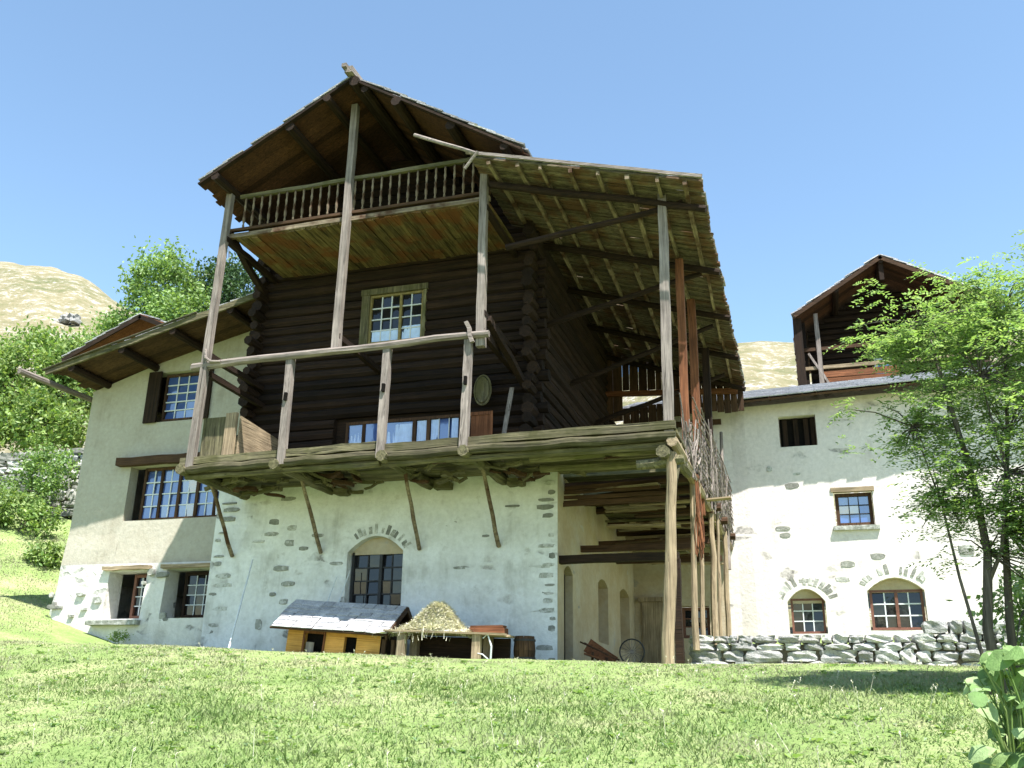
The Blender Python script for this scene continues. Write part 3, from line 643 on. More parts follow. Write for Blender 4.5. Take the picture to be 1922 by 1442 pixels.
# --- lattice of sticks and the poles on the right flank
def flank():
    m = MB()
    for i in range(150):
        y = rnd.uniform(18.4, 29.0); l_ = rnd.uniform(.5, 2.0)*min(1, .45+(y-18)/9); lean = rnd.uniform(-.55, .75); z = 4.8+rnd.uniform(-.1, .5)
        r = rnd.uniform(.012, .024); m.log((-2.3+rnd.uniform(-.05, .07), y, z), (-2.3+rnd.uniform(-.05, .1), y+lean, z+l_), r, r*.7, 5, 3, .02)
    for i in range(22):
        z = 5.0+i*.085; y0 = rnd.uniform(18.6, 22); m.log((-2.26, y0+max(0, (z-5.4))*1.2, z), (-2.24, 29, z+rnd.uniform(-.05, .05)), .014, .012, 5, 8, .03)
    m.build('stick_lattice', M['grey_z'], ch)
    for (y, z0, z1, mt, r) in [(19.9, 5.1, 9.9, 'red_z', .09), (22.0, 4.4, 9.8, 'red_z', .1), (24.9, 4.9, 9.6, 'dark_z', .1)]:
        m = MB(); m.beam((-2.42, y, z0), (-2.4, y, z1), r*1.9, r*1.8, 7, .012); m.build('post', M[mt], ch)
    m = MB(); m.log((-2.3, 27.2, 3.9), (-2.35, 27.7, 8.0), .06, .05, 7, 5, .015); m.build('pole', M['grey_z'], ch)
    for (y, x, r) in [(20.3, -2.46, .07), (20.75, -2.36, .055), (23.4, -2.38, .085), (23.9, -2.3, .05), (26.4, -2.35, .08)]:
        m = MB(); m.log((x, y, 1.3), (x+.05, y+.15, 4.85), r, r*.8, 7, 6, .018); m.build('pole', M['tan_z'], ch)
    m = MB(); m.log((-2.42, 18.0, 4.75), (-2.3, 20.6, 4.95), .06, .05, 6, 4, .01)
    for i in range(14): y = 20.6+rnd.uniform(-.5, .6); m.log((-2.3+rnd.uniform(-.1, .1), y, 3.3+rnd.uniform(-.3, .3)), (-2.3, y+rnd.uniform(-.2, .3), 4.85), .014, .01, 5, 3, .03)
    m.build('hanging_sticks', M['red_z'], ch)
    b = MB(); b.beam((-5.7, 28.6, 8.6), (-2.4, 28.6, 8.6), .12, .16, 4); b.build('back_beam', M['brown_x'], ch)
    r_ = MB(); r_.beam((-5.75, 26.5, 7.0), (-2.6, 26.5, 7.05), .05, .14, 4); r_.beam((-5.75, 26.5, 6.2), (-2.6, 26.5, 6.25), .05, .12, 4); r_.build('back_rail', M['red_x'], ch)
flank()
# --- upper balcony
def upper():
    f = MB(); x = -12.78
    while x < -6.3:
        wd = rnd.uniform(.1, .22); ya = 17.72+rnd.uniform(-.05, .02)
        while ya < 19.99:
            yb = min(20.0, ya+rnd.uniform(1.2, 2.6)); f.box(x, min(x+wd-.01, -6.3), ya, yb-.006, 10.79+rnd.uniform(-.02, .015), 10.85); ya = yb
        x += wd
    uo = f.build('upper_balcony', M['gold_y'], ch)
    m = MB(); m.beam((-13.1, 17.7, 10.88), (-6.25, 17.7, 10.88), .1, .11, 10, .012); m.build('edge_beam', M['purlin_x'], uo)
    m = MB(); m.beam((-13.05, 17.7, 11.04), (-6.25, 17.7, 11.04), .09, .07, 8, .006); m.build('bottom_rail', M['brown_x'], uo)
    m = MB(); m.beam((-12.75, 17.7, 11.93), (-6.3, 17.7, 11.96), .1, .09, 10, .008); m.build('handrail', M['moss_x'], uo)
    prof = [(0, .022), (.08, .03), (.14, .018), (.22, .034), (.34, .036), (.46, .02), (.52, .034), (.58, .018), (.7, .032), (.8, .02), (.9, .03), (1, .02)]
    b = MB(); b.chain([(-12.6, 17.7, 11.07+p*.83) for p, _ in prof], [r for _, r in prof], 8)
    b0 = b.build('baluster', M['purlin_z'], uo, smooth=True)
    for i in range(1, 28):
        c = b0.copy(); S.collection.objects.link(c); c.parent = uo; c.location = (i*.228, 0, 0)
    # side rail of the balcony, left end
    m = MB(); m.beam((-12.72, 17.7, 11.93), (-12.75, 20, 11.93), .08, .08, 4); m.build('side_rail', M['dark_y'], uo)
    for y in (18.2, 18.8, 19.4):
        m = MB(); m.beam((-12.73, y, 10.9), (-12.73, y, 11.9), .05, .05, 3); m.build('side_baluster', M['dark_z'], uo)
upper()

# ================================================================== LEFT PLASTERED WING
lw = thing('plastered_house', (-17.2, 21.5, 1.6), 'pale plastered house wing left of the log chalet, with a long timber window lintel', 'house')
def left_wing():
    mb = MB()
    def bulge(x, z):
        b = -.22*sm(4.6, 1.6, z)-.16*sm(3.72, 3.5, z)
        return b
    holes = [(-17.78, -15.78, 7.62, 9.1, 0), (-18.0, -14.6, 4.84, 6.36, 0), (-18.02, -16.82, 2.2, 3.44, 0), (-16.22, -14.9, 2.2, 3.46, 0)]
    edge = [(-19.98, .5), (-19.98, 2.9), (-19.72, 3.72), (-19.72, 8.6)]
    top = [(-19.72, 8.72), (-13.2, 10.75)]
    wall(mb, -19.72, -13.2, [(-19.72, 3.66), (-13.2, 3.62)], top, 21.5, holes[:2], .34, .015, 0, lambda x, z: -.12*sm(4.8, 3.6, z), None, .42, 2)
    wall(mb, -20.12, -13.2, [(-20.12, .4), (-13.2, .4)], [(-20.12, 2.6), (-19.98, 3.2), (-19.72, 3.66), (-13.2, 3.62)], 21.5, holes[2:], .36, .045, 1, lambda x, z: -.16-.1*sm(3.6, 1.6, z)+.4*sm(-19.5, -20.1, x)**2, 1, .22, 2)
    mb.box(-19.72, -19.5, 21.56, 30, 3.4, 8.75); mb.box(-20.05, -19.6, 21.8, 30, .4, 3.66, .0, 1)
    mb.box(-19.4, -13.0, 29.8, 30, .5, 9)
    # ledge between the plaster and the rubble base
    for q in range(14):
        x = rnd.uniform(-19.9, -18.2) if q < 9 else rnd.uniform(-17.0, -16.2); z = rnd.uniform(1.9, 3.4)
        slabstone(mb, x, x+rnd.uniform(.12, .42), z, z+rnd.uniform(.08, .22), 21.25, 2, .02)
    mb.build('wall', [M['plaster_left'], M['plaster_base'], M['quoin']], lw)
    l_ = MB(); l_.beam((-18.35, 21.36, 6.47), (-14.4, 21.36, 6.47), .2, .22, 8, .012); l_.build('lintel', M['brown_x'], lw)
    for xa, xb in ((-18.2, -16.7), (-16.35, -14.85)):
        l_ = MB(); l_.beam((xa, 21.34, 3.52), (xb, 21.34, 3.52), .3, .1, 5, .012); l_.build('lintel', M['tan_x'], lw)
    s_ = MB(); s_.box(-18.3, -16.75, 21.0, 21.6, 2.02, 2.16, .02); s_.build('sill', M['quoin'], lw)
    window(lw, -17.34, -15.86, 7.68, 9.06, 21.7, 4, 5, M['brown_z'], M['bar_white'], M['glass_sky_tint'], .06, .03, (), 'casement_window')
    for xa, xb in ((-17.78, -17.36), (-15.86, -15.66)):
        m = MB(); m.box(xa, xb, 21.42, 21.47, 7.6, 9.12); m.build('shutter', M['dark_z'], lw)
    window(lw, -17.66, -14.7, 4.86, 6.34, 21.76, 2, 4, M['brown_z'], M['bar_white'], M['glass_sky_tint'], .07, .03, (.2, .4, .6, .8), 'wide_window')
    window(lw, -17.5, -16.84, 2.24, 3.4, 21.76, 3, 4, M['red_frame'], M['bar_white'], M['glass_dark'], .08, .025, (), 'small_window')
    window(lw, -15.9, -14.95, 2.24, 3.42, 21.76, 3, 4, M['dark_z'], M['bar_white'], M['glass_dark'], .08, .02, (), 'small_window')
    # roof
    q = ((-13.28, 20.0, 10.45), (-19.9, 20.0, 8.86), (-19.95, 30, 8.86), (-13.28, 30, 10.5))
    P, n = bil(*q); r = MB(); roof_boards(r, P, n, 9.7, .24); roof_tiles(r, P, n, 7.0, 9.7, .5, .42, 1, .06, .012)
    ro = r.build('roof', [M['brown_x'], M['slate']], lw)
    m = MB(); m.beam(P(0, -.006)-n*.02, P(1.02, -.006)-n*.02, .06, .16, 10, .012); m.log(P(.3, -.012)+n*.1, P(1.03, -.012)+n*.06, .035, .03, 6, 6, .01); m.build('verge_board', M['moss_x'], ro)
    for s_ in (.16, .42, .66, .9):
        m = MB(); a = P(s_, -.005)-n*.14; b = P(s_, 1)-n*.14; m.log(a, b, .11, .11, 8, 5); m.build('purlin', M['dark_y'], ro)
    m = MB(); a = Vector((-19.95, 18.95, 8.52)); b = Vector((-19.9, 26, 8.6)); m.log(a, b, .085, .09, 8, 6, .012, 0, .8); m.build('gutter', M['grey_y'], ro)
left_wing()

# ================================================================== RIGHT ANNEX
an = thing('stone_annex_house', (0, 29, 2.2), 'whitewashed stone house at the right with small arched windows and slate roof', 'house')
def annex():
    mb = MB()
    holes = [(-.72, .36, 7.78, 8.74, 0), (.66, 1.74, 5.3, 6.42, 0), (-.86, .18, 2.3, 3.2, .36), (1.32, 2.82, 2.38, 3.46, .36), (-3.92, -3.08, 2.2, 3.12, 0)]
    wall(mb, -5.5, -2.6, [(-5.5, .8), (-2.6, .8)], [(-5.5, 5.0), (-2.6, 5.0)], 29, holes[4:], .34, .03, 2)
    wall(mb, -5.5, -2.6, [(-5.5, 5.0), (-2.6, 5.0)], [(-5.5, 9.0), (-2.6, 9.1)], 29, (), .34, .03, 0)
    wall(mb, -2.6, 9.5, [(-2.6, .8), (9.5, 1.5)], [(-2.6, 9.1), (9.5, 9.45)], 29, holes[:4], .34, .03, 0, lambda x, z: (.0 if x > -2.05 else .05), None, .4, 5)
    mb.box(9.48, 9.5, 29.1, 38, 1.5, 9.3)
    voussoirs(mb, -.34, 3.12, .62, .52, 29, 1, 13, 12, 168, .26, .09); voussoirs(mb, 2.07, 3.34, .88, .56, 29, 1, 15, 15, 165, .24, .08)
    for q in range(26):
        x = rnd.uniform(-1.9, 6); z = rnd.uniform(3.6, 8.4)
        if any(h[0]-.6 < x < h[1]+.1 and h[2]-.3 < z < h[3]+.5 for h in holes): continue
        slabstone(mb, x, x+rnd.uniform(.15, .55), z, z+rnd.uniform(.08, .26), 29, 1, .012)
    mb.build('wall', [M['plaster_annex'], M['quoin'], M['plaster_tan']], an)
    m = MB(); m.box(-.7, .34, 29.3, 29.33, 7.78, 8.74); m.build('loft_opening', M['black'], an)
    m = MB()
    for x in (-.62, -.3, 0, .2): m.box(x, x+.14, 29.22, 29.25, 7.8, 8.7)
    m.build('loft_boards', M['dark_z'], an)
    window(an, .7, 1.72, 5.33, 6.3, 29.2, 3, 3, M['brown_z'], M['iron'], M['glass_sky_tint'], .1, .025, (), 'square_window')
    m = MB(); m.beam((.6, 29.04, 6.38), (1.8, 29.04, 6.38), .16, .13, 3); m.build('lintel', M['tan_x'], an)
    m = MB(); m.box(.58, 1.84, 28.9, 29.2, 5.18, 5.3, .012); m.build('sill', M['quoin'], an)
    window(an, -.78, .14, 2.32, 3.3, 29.25, 3, 3, M['red_frame'], M['bar_white'], M['glass_dark'], .06, .03, (), 'arched_window')
    window(an, 1.38, 2.78, 2.4, 3.5, 29.25, 2, 3, M['red_frame'], M['bar_white'], M['glass_dark'], .07, .035, (.5,), 'arched_window')
    m = MB(); m.box(-5.05, -4.2, 28.9, 28.97, 1.0, 3.25); m.beam((-5.15, 28.9, 3.32), (-4.1, 28.9, 3.32), .14, .13, 2); m.build('plank_door', M['tan_z'], an)
    window(an, -3.9, -3.1, 2.22, 3.1, 29.25, 2, 3, M['red_frame'], M['red_frame'], M['glass_dark'], .08, .03, (), 'small_window')
    for (xa, xb, zt) in ((-.86, .18, 3.22), (1.32, 2.82, 3.48)):
        t_ = MB(); c = (xa+xb)/2; wall(t_, xa, xb, [(xa, zt-.06), (xb, zt-.06)], [(xa+(xb-xa)*i/8, zt-.02+.365*(1-(2*i/8-1)**2)) for i in range(9)], 29.2, (), .1, 0); t_.build('arch_infill', M['plaster_tan'], an)
    P, n = bil((-6.0, 35, 11.48), (-6.0, 28.15, 8.93), (10.0, 28.15, 9.45), (10.0, 35, 11.9))
    r = MB(); roof_tiles(r, P, n, 7.2, 16, .42, .3, 0, .028, .014); slab(r, P, n, 0, 1, 0, 1, -.06, 0, 1, 0, 1)
    ro = r.build('roof', [M['slate_pale'], M['brown_y']], an)
    for x in np.arange(-4.8, 9, 1.3):
        m = MB(); m.log((x, 28.3, 8.96+.0325*(x+6)), (x, 30, 9.6+.0325*(x+6)), .07, .07, 7, 2); m.build('rafter', M['brown_y'], ro)
    c = MB(); wall(c, -5.5, 9.5, [(-5.5, 8.5), (9.5, 8.5)], [(-5.5, 11.2), (9.5, 11.6)], 34.8, (), .1, 0); c.build('back_wall', M['plaster_annex'], an)
annex()

# ================================================================== FAR BUILDINGS
fc = thing('brown_chalet', (4, 42, 13), 'brown log chalet gable rising behind the annex roof, half hidden by the tree', 'chalet')
def far_chalet():
    w_ = MB(); z = 12.4; zr = lambda x: 19.3-abs(x-3.9)*.62
    while z < 19.1:
        lim = (19.55-z)/.62; xa = max(.55, 3.9-lim); xb = min(8.2, 3.9+lim)
        if xb-xa > .3: w_.log((xa, 44.4, z), (xb, 44.4, z), .17, .17, 7, 4, .015)
        z += .31
    w_.box(.7, 8, 44.5, 50, 12, 16.6); w_.box(.3, .45, 42.4, 50, 12, 17.2); w_.build('log_wall', M['dark_x'], fc)
    q1 = ((3.9, 41.6, 19.75), (-.05, 41.6, 17.3), (-.05, 51, 17.3), (3.9, 51, 19.75)); q2 = ((3.9, 41.6, 19.75), (8.6, 41.6, 17.0), (8.6, 51, 17.0), (3.9, 51, 19.75))
    r = MB()
    for q in (q1, q2):
        P, n = bil(*q); roof_boards(r, P, n, 9.4, .3); roof_tiles(r, P, n, 4.7, 9.4, .6, .5, 1, .05, .01); slab(r, P, n, 0, 1, -.006, .004, -.2, -.035, 2)
    ro = r.build('roof', [M['rafter'], M['slate_pale'], M['brown_x']], fc)
    for (x, zz) in ((3.9, 19.5), (1.9, 18.3), (6.0, 18.3)):
        m = MB(); m.log((x, 41.6, zz), (x, 51, zz), .14, .14, 7, 3); m.build('purlin', M['dark_y'], ro)
    m = MB(); m.beam((.12, 42.0, 12.2), (.12, 42.0, 17.2), .38, .3, 6, .012); m.build('corner_post', M['dark_z'], fc); m = MB(); m.beam((3.9, 41.8, 18.6), (3.9, 41.8, 19.5), .2, .2, 2); m.build('king_post', M['dark_z'], fc)
    m = MB(); m.beam((.95, 42.3, 12.6), (.95, 42.3, 17.5), .2, .2, 5); m.beam((.5, 42.25, 15.6), (1.3, 42.25, 14.0), .1, .1, 3); m.build('post', M['grey_z'], fc)
    for zz, mt in ((15.8, 'brown_x'), (14.9, 'tan_x')):
        m = MB(); m.beam((.2, 42.3, zz), (8, 42.3, zz), .1, .16, 5); m.build('rail', M[mt], fc)
    m = MB(); 
    for k in range(4): m.box(1.0, 4.2, 42.3, 42.35, 13.4+k*.34, 13.7+k*.34, .01)
    m.build('balcony_boards', M['red_x'], fc)
    window(fc, 3.35, 4.1, 14.75, 15.75, 44.15, 2, 2, M['bar_white'], M['bar_white'], M['glass_sky_tint'], .07, .04)
far_chalet()
sg = thing('small_barn', (-28.2, 33, 10), 'small red brown gabled barn roof rising behind the left wing roof', 'barn')
def barn():
    q1 = ((-27.5, 32, 16.45), (-31.4, 32, 14.75), (-31.4, 38, 14.75), (-27.5, 38, 16.45)); q2 = ((-27.5, 32, 16.45), (-25.4, 32, 15.55), (-25.4, 38, 15.55), (-27.5, 38, 16.45))
    r = MB()
    for q, l_ in ((q1, 4.2), (q2, 2.3)):
        P, n = bil(*q); roof_boards(r, P, n, 6, .3); roof_tiles(r, P, n, l_, 6, .5, .45, 1, .05, .01); slab(r, P, n, 0, 1, -.008, .004, -.22, -.035, 2)
    r.build('roof', [M['red_x'], M['slate'], M['dark_x']], sg)
    w_ = MB(); wall(w_, -30.2, -26, [(-30.2, 8.5), (-26, 8.5)], [(-30.2, 15.0), (-27.5, 16.2), (-26, 15.5)], 33.2, (), .1, 0); w_.box(-30.1, -26.1, 33.4, 38, 8.5, 14.9); w_.build('wall', M['red_z'], sg)
barn()
dh = thing('distant_house', (-7, 158, 54), 'tiny white house with two dark windows far away on the dry slope', 'house')
def far_house():
    m = MB(); m.box(-8.2, -5.0, 150, 154, 50.5, 52.0); m.build('wall', M['bar_white'], dh)
    r = MB(); q = [(-8.5, 149.6, 51.9), (-4.7, 149.6, 51.9), (-4.7, 154.4, 51.9), (-8.5, 154.4, 51.9), (-7.8, 152, 53.1), (-5.4, 152, 53.1)]
    r.add(q, [(0, 1, 5, 4), (1, 2, 5), (2, 3, 4, 5), (3, 0, 4), (0, 3, 2, 1)]); r.build('roof', M['slate'], dh)
    for x in (-7.4, -6.2):
        w_ = MB(); w_.box(x, x+.6, 149.95, 150.02, 51.0, 51.6); w_.build('window', M['black'], dh)
far_house()
b_ = MB(); b_.rock((-4.0, 143, 51.9), (1.7, 1.5, 1.6), 0, .2); tag(b_.build('boulder', M['stone'], None, (-4, 143, 51)), 'lone grey boulder on the dry yellow slope between the two chalets', 'boulder')
for i, (k, Y, r, lb) in enumerate([(-1.107, 118, 1.0, 'dark boulder on the dry hill at the left picture edge'), (-1.0, 112, 1.1, 'pale outcrop rock low on the dry hill above the left bush')]):
    zz = {0: 64., 1: 58.}[i]; m = MB()
    for q in range(3): m.rock((k*Y+q*1.6, Y, zz+rnd.uniform(-.3, .3)), (r*rnd.uniform(.6, 1.1), r, r*.7), 0, .25)
    tag(m.build('outcrop', M['stone'], None, (k*Y, Y, zz)), lb, 'rock')

# ================================================================== STONE WALLS
def rubble(name, pts, y, th, hmin, hmax, wmin, wmax, ztop, zbot, label, mat):
    x0, x1 = pts; mb = MB(); z = zbot(x0) - .1; zmx = max(ztop(x0), ztop(x1))
    base = min(zbot(x0), zbot(x1))-.1; z = base
    while z < zmx:
        h = rnd.uniform(hmin, hmax); x = x0
        while x < x1:
            wd = rnd.uniform(wmin, wmax)*(1.25 if z < base+.4 else .85)
            if z+h*.3 < ztop(x+wd/2): mb.rock((x+wd/2, y+rnd.uniform(-.03, .03), z+h/2), (wd*.55, th/2, h*.57*rnd.uniform(.85, 1.15)), 0, .17)
            x += wd*.98
        z += h*.93
    mb.box(x0+.1, x1-.1, y-th*.22, y+th*.3, base, min(ztop(x0), ztop(x1))-.08, .0, 1)
    return tag(mb.build(name, [mat, M['earth']], None, ((x0+x1)/2, y, zbot(x0))), label, 'wall')
rubble('dry_stone_wall', (-2.62, 5.2), 20.6, .55, .13, .3, .22, .68, lambda x: 1.50+.04*(x+2.6), lambda x: .86, 'low dry stone retaining wall below the arched annex windows', M['stone'])
rubble('terrace_wall', (-34, -26.6), 30.4, .5, .25, .5, .5, 1.3, lambda x: 9.9, lambda x: 7.2, 'grey stone terrace wall on the slope at the left under the bushes', M['quoin'])

# ================================================================== YARD OBJECTS
def coop():
    root = thing('chicken_coop', (-9.8, 18.9, 1.15), 'small orange wooden animal hutch with a grey slate roof standing before the barred window', 'hutch')
    X0, X1, Yf_, Yb_ = -10.78, -8.62, 18.55, 19.75; zb = .9
    w_ = MB(); wall(w_, X0, X1, [(X0, zb), (X1, zb)], [(X0, 1.66), (X1, 1.66)], Yf_, [(-10.36, -9.92, .95, 1.52, 0), (-9.44, -9.16, 1.05, 1.5, 0)], .1, 0)
    w_.box(X0, X0+.04, Yf_+.02, Yb_, zb, 1.7); w_.box(X0, X1, Yb_, Yb_+.03, zb, 1.7); w_.build('body', M['orange'], root)
    g = MB(); g.add([(X1, Yf_, zb), (X1, Yb_, zb), (X1, Yb_, 1.7), (X1, 19.2, 2.18), (X1, Yf_, 1.66)], [(0, 1, 2, 3, 4)]); g.add([(X1-.04, Yf_, zb), (X1-.04, Yb_, zb), (X1-.04, Yb_, 1.7), (X1-.04, 19.2, 2.18), (X1-.04, Yf_, 1.66)], [(4, 3, 2, 1, 0)]); g.build('gable', M['dark_z'], root)
    i_ = MB(); i_.box(X0+.06, X1-.06, Yf_+.13, Yf_+.15, zb, 1.6); i_.build('dark_inside', M['black'], root)
    d = MB(); d.box(-10.40, -10.36, Yf_-.02, Yf_+.05, .95, 1.56); d.box(-9.92, -9.88, Yf_-.02, Yf_+.05, .95, 1.56); d.box(-10.40, -9.88, Yf_-.021, Yf_+.05, 1.52, 1.56); d.build('door_frame', M['red_z'], root)
    s_ = MB(); s_.box(-10.3, -10.12, Yf_-.03, Yf_-.01, .95, 1.34); s_.build('door_flap', M['grey_z'], root)
    for (A, B) in (((19.2, 2.2), (18.3, 1.55)), ((19.2, 2.2), (20.0, 1.6))):
        P, n = bil((-11.08, A[0], A[1]), (-11.08, B[0], B[1]), (-8.4, B[0], B[1]), (-8.4, A[0], A[1]))
        r = MB(); slab(r, P, n, 0, 1, 0, 1, 0, .03, 1); roof_tiles(r, P, n, 1.12, 2.68, .24, .16, 0, .016, .032); r.build('roof', [M['slate_pale'], M['brown_x']], root)
    b = MB(); b.beam((-8.4, 18.3, 1.53), (-8.4, 19.2, 2.18), .04, .1, 2, .004); b.beam((-8.4, 20.0, 1.58), (-8.4, 19.2, 2.18), .04, .1, 2, .004); b.build('barge_board', M['brown_y'], root)
    for x in (-8.5, -8.3): p_ = MB(); p_.log((x, 18.5, .9), (x, 18.5, 1.5), .05, .05, 7, 2); p_.build('corner_post', M['brown_z'], root)
    root.rotation_euler = (0, R(4.0), 0); root.location.y -= .17
    return root
coop()
def table():
    root = thing('plank_table', (-7.2, 18.7, 1.05), 'low rough plank table carrying a heap of hay in front of the white wall', 'table')
    t_ = MB()
    for k in range(5): t_.box(-8.4+rnd.uniform(-.08, .05), -5.95+rnd.uniform(-.06, .1), 18.3+k*.19, 18.48+k*.19, 1.5+rnd.uniform(-.008, .008), 1.54, .006)
    t_.build('table_top', M['tan_x'], root)
    for x in (-8.05, -6.45):
        for y in (18.42, 19.1):
            m = MB(); m.beam((x, y, .85), (x, y, 1.5), .17, .14, 3, .008); m.build('leg', M['tan_z'], root)
    b = MB(); b.box(-8.15, -6.0, 19.16, 19.2, .85, 1.49, .006); b.build('under_table_shade_board', M['dark_x'], root)  # dark board added to stand in for the shade under the table top
    root.rotation_euler = (0, R(2.0), 0); root.location.y -= .25
table()
def hay():
    H = lambda x, y: 0.54*math.exp(-abs((x-.16)/(.36 if x > .16 else .44))**2.2-(y/.27)**4)+.07*math.exp(-((x+.45)/.35)**2-(y/.25)**2)
    mb = MB(); nx, ny = 34, 18
    vs = [(-7.52-1.15+1.95*i/nx, 18.72-.42+.84*j/ny, 1.55+H(-1.15+1.95*i/nx, -.42+.84*j/ny)-.03+rnd.uniform(-.015, .015)) for j in range(ny+1) for i in range(nx+1)]
    mb.add(vs, [(j*(nx+1)+i, j*(nx+1)+i+1, (j+1)*(nx+1)+i+1, (j+1)*(nx+1)+i) for j in range(ny) for i in range(nx)])
    for i in range(15000):
        x = max(-1.15, min(.8, rnd.gauss(.02, .42))); y = max(-.33, min(.33, rnd.gauss(-.06, .18))); z = H(x, y)-rnd.uniform(-.02, .04)
        if H(x, y) < .05 and rnd.random() < .8: continue
        if rnd.random() < .006 and y < -.1: y = rnd.uniform(-.5, -.42); z = rnd.uniform(-.2, .04)
        c = Vector((-7.52+x, 18.72+y, 1.56+z)); an, el = rnd.uniform(0, 6.28), rnd.gauss(0, .45); l_ = rnd.uniform(.04, .12)
        if z < .0: el = rnd.gauss(1.2, .3)
        d = Vector((math.cos(an)*math.cos(el), math.sin(an)*math.cos(el), math.sin(el)))*l_; s_ = Vector((-math.sin(an), math.cos(an), rnd.uniform(-1, 1))).normalized()*.006
        mb.add([c-d-s_, c-d+s_, c+d+s_*.6], [(0, 1, 2)])
    o = tag(mb.build('hay_heap', M['hay'], None, (-7.5, 18.7, 1.55)), 'heap of pale dry hay piled on the plank table', 'hay'); o.location.y -= .25
hay()
# things at the right end of the table
m = MB(); m.box(-6.75, -6.0, 18.75, 19.05, 1.53, 1.66, .008); m.box(-6.72, -6.03, 18.78, 19.02, 1.665, 1.70, .01); o = tag(m.build('wooden_tray', M['red_x'], None, (-6.4, 18.9, 1.53)), 'reddish wooden tray lying on the right end of the hay table', 'tray'); o.location.y -= .25; o.location.z -= .02
def barrel():
    root = thing('wooden_tub', (-5.72, 19.0, 1.0), 'dark upright wooden tub beside the right end of the hay table', 'tub')
    m = MB(); n = 14
    for i in range(n):
        a, b = 2*math.pi*i/n, 2*math.pi*(i+.93)/n
        for (r0, r1, z0, z1) in ((.2, .225, .95, 1.22), (.225, .2, 1.22, 1.5)):
            q = [(r0*.88, a, z0), (r0, a, z0), (r0, b, z0), (r0*.88, b, z0), (r1*.88, a, z1), (r1, a, z1), (r1, b, z1), (r1*.88, b, z1)]
            m.hexa([(-5.72+r*math.cos(t), 19.0+r*math.sin(t), z) for r, t, z in q])
    m.build('stave', M['brown_z'], root)
    for z in (1.05, 1.4):
        h = MB(); k = 18; vs = []
        for i in range(k): an_ = 2*math.pi*i/k; vs += [(-5.72+.226*math.cos(an_), 19+.226*math.sin(an_), z), (-5.72+.226*math.cos(an_), 19+.226*math.sin(an_), z+.04)]
        h.add(vs, [(2*i, 2*((i+1) % k), 2*((i+1) % k)+1, 2*i+1) for i in range(k)]); h.build('hoop', M['iron'], root)
barrel()
m = MB(); m.chain([(-6.15, 18.15, .95), (-6.12, 18.1, 1.25), (-6.2, 18.1, 1.48), (-6.3, 18.12, 1.40)], [.02, .018, .014, .01], 6); m.chain([(-6.15, 18.15, .97), (-6.3, 18.1, 1.1), (-6.4, 18.1, 1.12)], [.012, .012, .008], 6)
tag(m.build('garden_tap_pipe', M['bar_white'], None, (-6.15, 18.15, .95)), 'thin bent white pipe standing in the grass under the hay table end', 'pipe')
m = MB(); m.log((-12.15, 18.3, 1.0), (-12.78, 19.92, 3.4), .024, .02, 7, 6, .004); tag(m.build('leaning_pole', M['bar_white'], None, (-12.15, 18.3, 1.0)), 'thin pale pole leaning against the white stone base left of the hutch', 'pole')
for i, (x0, x1) in enumerate([(-10.75, -10.52), (-10.45, -10.2)]):
    m = MB(); m.log((x0, 19.3, 1.2), (x1, 19.93, 2.95+.12*i), .013, .012, 6, 5, .004)
    tag(m.build('leaning_rod', M['bar_white'], None, (x0, 19.3, 1.2)), ['left one of two thin white rods leaning on the wall behind the hutch', 'right one of two thin white rods leaning on the wall behind the hutch'][i], 'rod', 'white rods behind the hutch')
# passage clutter: a wooden barrow and a spoked wheel
def barrow():
    root = thing('wooden_barrow', (-4.6, 20.9, 1.05), 'small reddish wooden barrow parked in the passage beside the chalet wall', 'barrow')
    m = MB(); m.beam((-4.85, 20.8, 1.45), (-4.3, 21.0, 1.08), .03, .3, 2, .004); m.beam((-4.85, 20.5, 1.25), (-4.4, 20.6, 1.1), .28, .03, 2); m.build('tray', M['red_x'], root)
    h = MB(); h.log((-4.95, 20.55, 1.5), (-4.2, 20.75, 1.15), .02, .02, 6, 2); h.log((-4.95, 20.95, 1.5), (-4.2, 21.05, 1.15), .02, .02, 6, 2); h.build('handle', M['brown_x'], root)
    l_ = MB(); l_.beam((-4.7, 20.65, .95), (-4.7, 20.65, 1.3), .05, .05, 2); l_.beam((-4.45, 20.9, .95), (-4.45, 20.9, 1.2), .05, .05, 2); l_.build('leg', M['brown_z'], root)
barrow()
def wheel():
    root = thing('spoked_wheel', (-3.95, 21.2, 1.35), 'thin spoked wheel leaning at the passage wall behind the barrow', 'wheel')
    r = MB(); k = 20; pts = [(-3.95+.27*math.cos(2*math.pi*i/k), 21.2, 1.33+.27*math.sin(2*math.pi*i/k)) for i in range(k+1)]; r.chain(pts, [.016]*(k+1), 6); r.build('rim', M['iron'], root)
    s_ = MB()
    for i in range(8): a = math.pi*i/8; s_.log((-3.95-.26*math.cos(a), 21.2, 1.33-.26*math.sin(a)), (-3.95+.26*math.cos(a), 21.2, 1.33+.26*math.sin(a)), .007, .007, 5, 1, 0)
    s_.build('spoke', M['grey_x'], root)
wheel()
